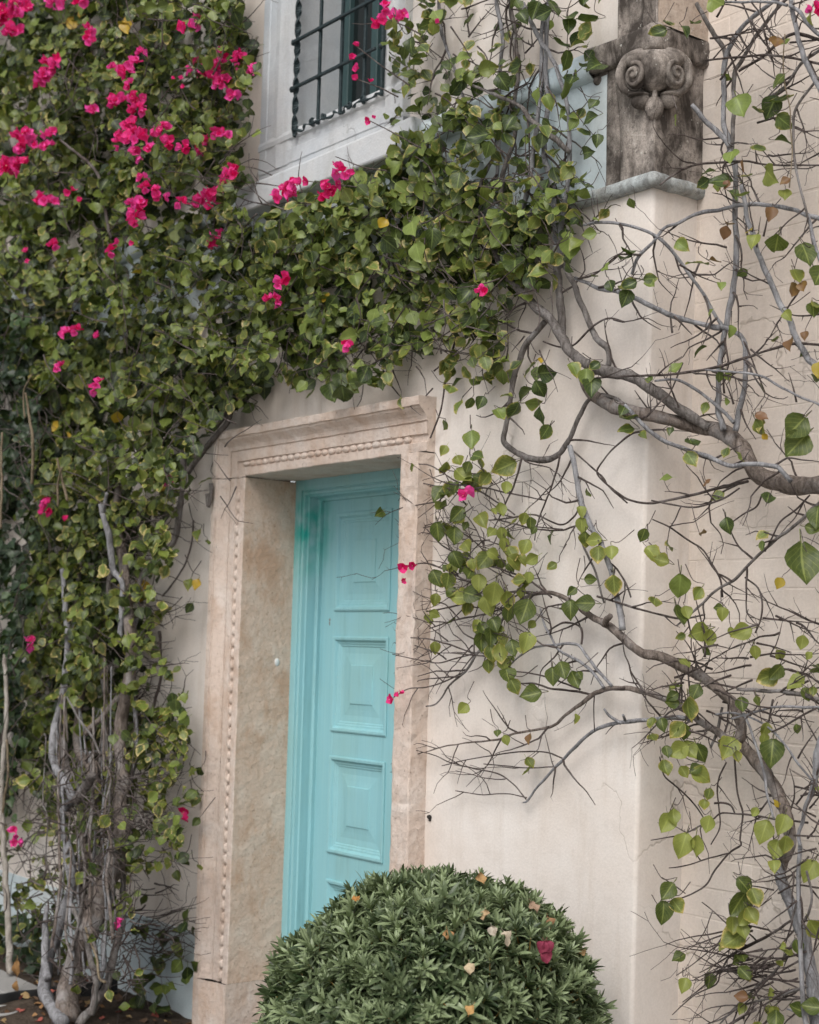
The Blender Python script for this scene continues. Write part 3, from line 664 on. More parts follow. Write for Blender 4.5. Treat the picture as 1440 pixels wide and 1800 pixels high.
def mass(pl, poly, n, dr, size, codes, gap=0.0, per=6, spread=26, seed=0, back=0.0):
    xs = [p[0] for p in poly]; ys = [p[1] for p in poly]; k = 0; tries = 0
    while k < n and tries < n*40:
        tries += 1; x = RNG.uniform(min(xs), max(xs)); y = RNG.uniform(min(ys), max(ys))
        if not inpoly(x, y, poly): continue
        g = noise.noise(Vector((x/75, y/75, seed)))+.5*noise.noise(Vector((x/30, y/30, seed+5)))
        if g < gap-.75+RNG.uniform(-.15, .15): continue
        k += 1
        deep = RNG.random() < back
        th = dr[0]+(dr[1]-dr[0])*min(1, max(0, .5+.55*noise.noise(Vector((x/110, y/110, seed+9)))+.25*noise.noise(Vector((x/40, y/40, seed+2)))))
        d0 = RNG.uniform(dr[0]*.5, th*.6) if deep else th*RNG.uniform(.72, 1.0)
        a0 = RNG.uniform(0, 6.28); bright = RNG.uniform(0, 1)
        for q in range(per):
            t = (q-per/2)/per; xx = x+math.cos(a0)*t*spread*2+RNG.uniform(-1, 1)*spread*.45; yy = y+math.sin(a0)*t*spread*2+RNG.uniform(-1, 1)*spread*.45
            if not inpoly(xx, yy, poly) and RNG.random() < .6: continue
            code = RNG.choice(codes)
            if deep and RNG.random() < .7: code = 'd'  # most deep leaves take the dark tint, painting shade into the gaps
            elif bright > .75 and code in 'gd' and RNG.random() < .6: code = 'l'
            pl.leaf(xx, yy, max(.012, d0+RNG.uniform(-.03, .03)), RNG.uniform(*size), code)
        if RNG.random() < .35: pl.twig(x, y, max(.012, d0-.02), RNG.uniform(0, 6.28), RNG.uniform(30, 90), 1.1, 1, thorn=.03)

# ---- flowers
def flower_mesh(k, nt_, R0):
    r = random.Random(500+k); Vs = []; Fs = []; Ts = []; q = 0
    prof = [(0, .12), (.1, .38), (.3, .56), (.55, .52), (.8, .30), (1., .02)]
    for i in range(nt_):
        th = r.uniform(0, 6.28); ph = math.acos(r.uniform(-.3, 1)); rr = 0 if nt_ == 1 else r.uniform(.35, .8)
        c = np.array([math.sin(ph)*math.cos(th), math.sin(ph)*math.sin(th), math.cos(ph)]); axis = c*.8+np.array([r.uniform(-.4, .4) for _ in range(3)])+np.array([0, 0, .35]); axis /= np.linalg.norm(axis)
        cen = c*rr*np.array([1, 1, .6]); u = np.cross(axis, [.2, .7, .4]); u /= np.linalg.norm(u); hue = r.uniform(.0, 1.)
        for b_ in range(3):
            a = b_*2.094+r.uniform(-.3, .3); rd = u*math.cos(a)+np.cross(axis, u)*math.sin(a); open_ = r.uniform(.55, 1.1)
            tip = rd*math.sin(open_)+axis*math.cos(open_); nn = -rd*math.cos(open_)+axis*math.sin(open_)
            V, Fc, E, U = leaf_tpl(r.randrange(9999), 4, 6, 1.0, .35, -.5, .12, prof); ln = R0*r.uniform(.8, 1.15)
            Vs.append(cen-axis*ln*.3+(V*ln) @ frame(nn, tip).T); Fs.append(Fc+q); q += len(V); Ts.append(np.tile((min(1, max(0, hue+r.uniform(-.2, .2))), .0, 0, 1), (len(V), 1)))
        V, Fc = ellipsoid(cen+axis*R0*.25, (R0*.07,)*3, 6, 4)
        if r.random() < .4: Vs.append(np.array(V)); Fs.append(np.array(Fc)+q); q += len(V); Ts.append(np.tile((.5, 0, .85, 1), (len(V), 1)))
    return mesh('flower', np.vstack(Vs), np.vstack(Fs), M['bract'], True, np.vstack(Ts))
FL = {1: [flower_mesh(i, 1, 1.1) for i in range(3)], 2: [flower_mesh(10+i, 3, .85) for i in range(4)], 3: [flower_mesh(20+i, 7, .62) for i in range(4)], 4: [flower_mesh(30+i, 12, .5) for i in range(4)]}
def flower(pl, x, y, R, d):
    k = 1 if R < 8.5 else 2 if R < 13 else 3 if R < 19 else 4
    p_ = vp(x, y, d); o = put('flower', RNG.choice(FL[k]), pl.o); z = np.array([.5, -.7, .45])+NP.normal(0, .25, 3)
    Rm = frame(z, NP.normal(0, 1, 3)); s_ = R*1.42*depth(p_)/F
    o.matrix_local = Matrix.Translation(Vector(p_-pl.b)) @ Matrix([[Rm[i][j] for j in range(3)] for i in range(3)]).to_4x4() @ Matrix.Scale(s_, 4)
#@@PLANTS
# ================================================================== PLANTS
# ---- big bougainvillea left of the door
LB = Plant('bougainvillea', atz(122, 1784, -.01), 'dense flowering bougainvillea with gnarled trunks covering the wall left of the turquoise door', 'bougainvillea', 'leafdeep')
T = [([(116, 1800, 25), (119, 1778, 23), (121, 1748, 21), (127, 1708, 20), (142, 1666, 20), (161, 1629, 19), (171, 1590, 18), (182, 1555, 17), (200, 1525, 17), (207, 1487, 16), (215, 1450, 15), (212, 1412, 14), (217, 1375, 13), (214, 1330, 12), (212, 1270, 11), (228, 1180, 10), (226, 1080, 9), (216, 980, 8), (205, 900, 7), (215, 800, 6)], .56, .16, 'barkold'),
     ([(112, 1800, 12), (90, 1769, 11.5), (77, 1740, 11), (81, 1708, 10.5), (90, 1669, 10), (100, 1642, 9.5), (113, 1603, 9), (124, 1566, 8.5), (127, 1530, 8), (118, 1480, 7.5), (108, 1442, 7.5), (115, 1420, 8), (130, 1403, 8)], .60, .36, 'barkgrey'),
     ([(84, 1722, 7), (79, 1690, 6.5), (79, 1655, 6), (80, 1616, 5), (84, 1592, 4)], .60, .52, 'barkgrey'),
     ([(130, 1405, 7), (118, 1380, 7), (102, 1357, 7), (92, 1335, 6), (92, 1305, 6), (96, 1275, 6), (103, 1250, 6), (112, 1210, 5), (118, 1120, 5), (110, 1000, 4)], .42, .25, 'barkgrey'),
     ([(133, 1409, 8), (142, 1396, 8), (151, 1385, 8), (160, 1369, 8), (163, 1363, 7)], .43, .44, 'barkmid'),
     ([(131, 1404, 7), (122, 1370, 7), (117, 1345, 7), (112, 1315, 7), (107, 1287, 6), (106, 1262, 6), (115, 1180, 5), (135, 1080, 5), (140, 980, 4)], .36, .2, 'barkmid'),
     ([(160, 1660, 8), (148, 1600, 9), (140, 1560, 9), (147, 1537, 9), (150, 1500, 9), (142, 1455, 9), (150, 1410, 9), (160, 1355, 8), (147, 1335, 8), (135, 1305, 7), (140, 1240, 6), (160, 1150, 6), (180, 1060, 5)], .42, .22, 'barkold'),
     ([(195, 1620, 9), (185, 1550, 10), (175, 1500, 10), (172, 1462, 10), (162, 1430, 9), (170, 1380, 8), (185, 1320, 8), (190, 1240, 7), (180, 1160, 6), (195, 1000, 5)], .33, .16, 'barkmid'),
     ([(168, 1740, 5), (182, 1700, 5), (182, 1661, 5), (190, 1616, 5), (198, 1571, 5), (202, 1540, 5), (212, 1480, 4), (222, 1400, 4), (240, 1320, 4), (235, 1210, 4), (237, 1170, 4), (232, 1130, 4), (250, 1040, 3)], .5, .1, 'barkgrey'),
     ([(137, 1802, 8), (148, 1786, 8), (158, 1777, 7), (182, 1745, 7), (193, 1713, 7), (200, 1682, 7), (211, 1642, 6), (216, 1590, 6), (218, 1530, 5)], .55, .3, 'barkmid'),
     ([(160, 1785, 6), (167, 1750, 6), (168, 1720, 6), (160, 1690, 6), (150, 1650, 5), (136, 1612, 5), (120, 1580, 4)], .56, .48, 'barkmid'),
     ([(185, 1727, 2.5), (175, 1719, 2.4), (169, 1682, 2.2), (158, 1655, 2.2), (150, 1630, 2)], .6, .58, 'straw'),
     ([(150, 1290, 6), (185, 1255, 6), (215, 1215, 7), (228, 1180, 7)], .3, .2, 'barkold'),
     ([(175, 885, 3), (181, 905, 5), (190, 933, 6), (195, 967, 6), (200, 1004, 6), (215, 1030, 5), (212, 1120, 5)], .34, .24, 'barkgrey'),
     ([(188, 866, 3), (185, 882, 4), (182, 900, 5)], .36, .34, 'barkgrey'),
     ([(320, 780, 6), (322, 820, 6), (323, 850, 6), (317, 885, 6), (312, 930, 6), (300, 960, 5), (270, 985, 5), (250, 1010, 5), (238, 1060, 5)], .08, .16, 'barkmid'),
     ([(365, 868, 5), (367, 890, 4), (372, 850, 4)], .1, .1, 'barkmid'),
     ([(340, 915, 1.8), (338, 950, 1.8), (330, 980, 1.8), (318, 1005, 1.8), (300, 1030, 2), (285, 1048, 2)], .06, .12, 'twig'),
     ([(425, 640, 4), (416, 662, 4.5), (410, 700, 4.5), (402, 738, 5), (388, 756, 5), (360, 790, 5), (330, 830, 5)], .06, .1, 'barkmid'),
     ([(415, 640, 3), (405, 690, 3.5), (395, 730, 4), (372, 760, 4)], .04, .06, 'barkmid'),
     ([(440, 690, 2), (415, 715, 3), (395, 745, 3)], .05, .06, 'twig'),
     ([(280, 1110, 3), (282, 1150, 3), (283, 1190, 3), (270, 1240, 3), (250, 1290, 3)], .08, .14, 'twig'),
     ([(105, 245, 2), (130, 265, 2.4), (160, 290, 2.8), (178, 320, 3), (180, 345, 3), (195, 420, 3.5)], .42, .3, 'twig'),
     ([(45, 690, 2), (50, 720, 2.5), (57, 770, 3), (58, 805, 3), (56, 850, 3)], .62, .55, 'straw'),
     ([(55, 660, 1.2), (42, 688, 1.4), (43, 735, 1.6)], .6, .58, 'straw'), ([(100, 805, 2), (108, 838, 2.4), (118, 880, 2.8)], .55, .5, 'straw'), ([(109, 822, 1.6), (102, 850, 1.8), (102, 890, 2)], .55, .52, 'straw'),
     ([(118, 1225, 1.6), (135, 1258, 2), (150, 1280, 2.2), (165, 1300, 2.2), (180, 1335, 2)], .46, .36, 'barkmid')]
for pts, d, dd, m in T: LB.branch(pts, m, d, 14 if pts[0][2] > 15 else 10 if pts[0][2] > 6 else 6, 'trunk' if pts[0][2] > 7 and pts[0][1] > 1590 else 'branch', .32 if pts[0][2] > 5 else .15, tw=.35 if pts[0][1] > 900 else 0, dd=dd)
mass(LB, [(-150, -120), (428, -120), (428, 0), (436, 70), (446, 180), (430, 230), (430, 300), (425, 350), (440, 395), (480, 430), (480, 640), (440, 690), (395, 735), (360, 760), (330, 800), (310, 850), (60, 850), (45, 640), (-150, 560)], 1400, (.06, .55), (10, 27), 'gggddddlleeop', .30, 6, 21, 3, .2)
mass(LB, [(-150, -120), (428, -120), (430, 300), (425, 350), (440, 395), (480, 430), (480, 640), (440, 690), (395, 735), (330, 800), (310, 850), (60, 850), (45, 640), (-150, 560)], 420, (.03, .14), (22, 34), 'ddd', -1.5, 6, 30, 5, .5)  # all-dark back layer by the wall: gap shade put into leaf colour
mass(LB, [(55, 830), (320, 830), (300, 930), (285, 1010), (255, 1090), (300, 1180), (335, 1260), (335, 1340), (240, 1340), (200, 1310), (90, 1350), (40, 1400), (30, 1250), (55, 1100)], 230, (.10, .45), (11, 26), 'gggddeeeolp', .28, 6, 22, 7, .3)
mass(LB, [(55, 850), (215, 850), (200, 1000), (180, 1150), (90, 1300), (40, 1350)], 170, (.08, .5), (11, 25), 'gggdddeo', .0, 6, 24, 17, .4)
mass(LB, [(55, 850), (225, 850), (240, 1000), (230, 1200), (220, 1400), (90, 1420), (40, 1350)], 120, (.03, .16), (22, 32), 'ddd', -1.5, 6, 28, 18, .5)  # dark leaves behind the trunks, their colour standing in for deep shade
mass(LB, [(60, 1330), (335, 1300), (345, 1440), (335, 1500), (220, 1560), (150, 1500), (70, 1440)], 90, (.10, .50), (11, 24), 'ggdeeol', .1, 5, 22, 12)
mass(LB, [(90, 1480), (230, 1480), (230, 1640), (90, 1700)], 60, (.28, .58), (10, 18), 'ggdeo', -.2, 4, 18, 14)
mass(LB, [(-10, 1360), (95, 1360), (95, 1560), (60, 1640), (-10, 1600)], 24, (.15, .5), (10, 20), 'gddeeo', -.2, 4, 20, 19)
for _ in range(36): LB.twig(RNG.uniform(5, 100), RNG.uniform(1360, 1640), RNG.uniform(.2, .5), RNG.uniform(0, 6.3), RNG.uniform(40, 90), 1.1, 0, .25, .05)
mass(LB, [(240, 1630), (342, 1620), (342, 1760), (230, 1780)], 12, (.05, .2), (20, 30), 'gdg', -.4, 3, 18, 15)
for x, y, s_, c in [(245, 1045, 24, 'y'), (258, 1030, 20, 'y'), (265, 1100, 26, 'e'), (290, 1075, 30, 'e'), (283, 1085, 24, 'e'), (183, 1062, 24, 'e'), (332, 1028, 18, 'o'), (345, 1028, 16, 'y'), (176, 1118, 30, 'g'), (232, 1225, 30, 'l'), (205, 1220, 26, 'l'), (230, 1285, 30, 'g'), (265, 1320, 20, 'y'), (280, 1265, 20, 'y'), (160, 1312, 22, 'o'), (340, 1355, 14, 'e'), (351, 1357, 16, 'd'), (262, 1428, 24, 'e'), (285, 1385, 22, 'o'), (335, 1400, 24, 'g'), (342, 1408, 18, 'g'), (345, 1445, 14, 'g'), (350, 1527, 12, 'o'), (328, 1516, 14, 'd'), (312, 1540, 16, 'g'), (250, 1580, 16, 'g'), (270, 1690, 16, 'd'), (310, 1700, 22, 'g'), (285, 1775, 24, 'd'), (240, 1770, 26, 'g'), (222, 38, 24, 'y'), (140, 28, 26, 'y'), (130, 40, 22, 'y'), (226, 48, 26, 'y'), (240, 480, 16, 'y'), (155, 410, 24, 'o'), (205, 735, 20, 'y'), (230, 760, 18, 'p'), (120, 770, 18, 'y'), (100, 750, 16, 'y'), (360, 845, 18, 'p'), (365, 955, 10, 'g'), (348, 940, 20, 'e'), (335, 850, 24, 'd'), (330, 870, 20, 'g'), (290, 865, 16, 'y'), (430, 320, 26, 'd'), (428, 45, 26, 'd'), (415, 270, 24, 'd'), (440, 110, 16, 'g'), (265, 512, 26, 'p')]:
    LB.leaf(x, y, .30 if y < 850 and x < 300 else .12, s_*1.28, c, own=True)
for _ in range(16):       # thin stems rising among the trunks
    x = RNG.uniform(88, 205); y = RNG.uniform(1640, 1740); pts = []; r_ = RNG.uniform(1.6, 3.8); x1 = x+RNG.uniform(-40, 70); n_ = 8; d_ = RNG.uniform(.35, .6)
    for i in range(n_+1): pts.append((x+(x1-x)*i/n_+RNG.uniform(-9, 9), y-(y-RNG.uniform(1150, 1330))*i/n_, r_*(1-.45*i/n_)))
    LB.branch(pts, RNG.choice(('barkmid', 'barkold', 'barkgrey')), d_, 6, 'branch', .2, .8, d_*.6)
for _ in range(150):      # fine bare twigs between trunk and door
    y = RNG.uniform(890, 1720); x = RNG.uniform(205, 290); LB.twig(x, y, RNG.uniform(.04, .28), RNG.choice((RNG.uniform(-.7, .9), RNG.uniform(-.7, .9), RNG.uniform(2, 4))), RNG.uniform(45, 120) if x < 260 else RNG.uniform(30, 70), RNG.uniform(.9, 1.5), 0, .3, .05, .015)
for _ in range(26):
    LB.twig(RNG.uniform(225, 300), RNG.uniform(1600, 1700), RNG.uniform(.03, .15), RNG.uniform(-.5, .8), RNG.uniform(40, 90), RNG.uniform(.8, 1.1), 0, .25, .05)
for _ in range(300): LB.twig(RNG.uniform(70, 240), RNG.uniform(1320, 1740), RNG.uniform(.3, .62), RNG.uniform(0, 6.3), RNG.uniform(30, 90), RNG.uniform(.8, 1.6), 0, .25, .06, .02)
for _ in range(150): LB.twig(RNG.uniform(0, 420), RNG.uniform(0, 900), RNG.uniform(.3, .48), RNG.uniform(0, 6.3), RNG.uniform(40, 110), RNG.uniform(.8, 1.3), 1, .2, .02)
LBF = [(10, 25, 22), (45, 15, 16), (22, 52, 16), (28, 5, 16), (118, -2, 18), (96, 0, 12), (142, 0, 12), (155, 58, 13), (157, 70, 9), (328, 46, 12), (345, 36, 12), (367, 22, 8), (88, 116, 15), (76, 132, 15), (68, 146, 10), (99, 108, 11), (232, 108, 12), (247, 95, 9), (197, 122, 9), (222, 126, 12), (230, 148, 9), (203, 176, 14), (218, 178, 10), (240, 172, 13), (243, 192, 14), (165, 190, 10), (236, 220, 16), (238, 240, 20), (215, 248, 14), (235, 272, 12), (262, 238, 12), (288, 233, 15), (268, 262, 10), (296, 245, 10), (321, 255, 10), (355, 258, 15), (392, 242, 12), (378, 233, 11), (36, 250, 18), (48, 240, 12), (18, 290, 18), (38, 292, 16), (5, 296, 16), (85, 235, 10), (66, 262, 11), (87, 257, 9), (94, 230, 8), (340, 118, 12), (345, 106, 8), (375, 130, 18), (362, 124, 12), (388, 112, 10), (397, 145, 14), (385, 152, 10), (410, 172, 11), (393, 87, 9), (424, 106, 14), (445, 120, 10), (444, 134, 8), (416, 98, 9), (318, 137, 5), (305, 137, 4), (321, 153, 5), (250, 315, 9), (252, 330, 9), (280, 342, 14), (250, 352, 11), (238, 368, 12), (240, 386, 14), (228, 360, 9), (315, 355, 10), (352, 352, 13), (358, 342, 10), (370, 358, 11), (380, 335, 11), (402, 296, 11), (398, 314, 13), (408, 308, 10), (78, 352, 12), (92, 356, 10), (70, 345, 9), (118, 340, 8), (140, 352, 6), (128, 332, 6), (92, 431, 9), (45, 440, 7), (48, 459, 5), (193, 443, 9), (205, 425, 8), (231, 428, 6), (383, 410, 11), (380, 425, 10), (116, 582, 10), (130, 580, 9), (170, 589, 8), (103, 645, 9), (169, 672, 9), (161, 684, 9), (255, 813, 10), (303, 828, 6), (296, 843, 10), (82, 881, 9), (81, 899, 9), (115, 911, 6), (49, 1131, 11), (20, 1466, 10), (28, 1482, 9), (324, 1425, 8), (326, 1440, 8), (209, 1627, 9)]
for x, y, R in LBF: flower(LB, x, y, R, (.50 if x < 330 else .26) if y < 700 else (.40 if x < 240 else .14) if y < 1380 else (.5 if x < 230 else .12))
LB.finish()

# ---- dark creeper at the far left
CR = Plant('creeper', atz(16, 1712, -.01), 'dark green small-leaved creeper with a slim pale trunk at the far left of the wall', 'creeper', 'ivy')
CR.branch([(18, 1712, 6.5), (16, 1660, 6), (14, 1610, 6), (9, 1540, 5.5), (5, 1460, 5), (2, 1400, 4.5), (6, 1330, 4.5), (12, 1250, 4), (8, 1150, 3.5)], 'palebark', .42, 8, 'trunk', .25, 0, .42)
CR.branch([(3, 1440, 2.5), (8, 1400, 2.5), (14, 1360, 2), (12, 1300, 2)], 'straw', .42, 6, 'branch', .1)
CR.branch([(1, 930, 2.2), (3, 860, 2.4), (2, 815, 2.2), (4, 760, 1.8)], 'straw', .6, 6, 'branch', .1)
mass(CR, [(-330, 400), (60, 560), (75, 700), (62, 860), (55, 1050), (40, 1200), (32, 1360), (20, 1430), (-330, 1500)], 760, (.12, .62), (13, 24), 'ddddddgg', -.05, 7, 22, 31, .3)  # the part out of view on the left is added to shade the wall
mass(CR, [(-330, 400), (60, 560), (75, 700), (55, 1050), (32, 1360), (20, 1430), (-330, 1500)], 420, (.03, .2), (20, 30), 'ddd', -1.5, 6, 28, 36, .5)  # back layer in the darkest tint only, shade painted as leaf colour
mass(CR, [(20, 560), (125, 600), (140, 700), (90, 860), (40, 860)], 110, (.03, .20), (14, 22), 'ddd', -.6, 7, 22, 33, .6)  # darkest leaves laid here, the hollow's shade put into their colour
mass(CR, [(-120, 1590), (72, 1605), (78, 1738), (-120, 1742)], 80, (.10, .45), (14, 24), 'ddddgo', -.4, 6, 20, 35, .3)
for _ in range(40): CR.twig(RNG.uniform(-20, 70), RNG.uniform(620, 1400), RNG.uniform(.4, .6), RNG.uniform(3.6, 5.8), RNG.uniform(40, 100), 1.1, 1, .15, .0)
CR.finish()

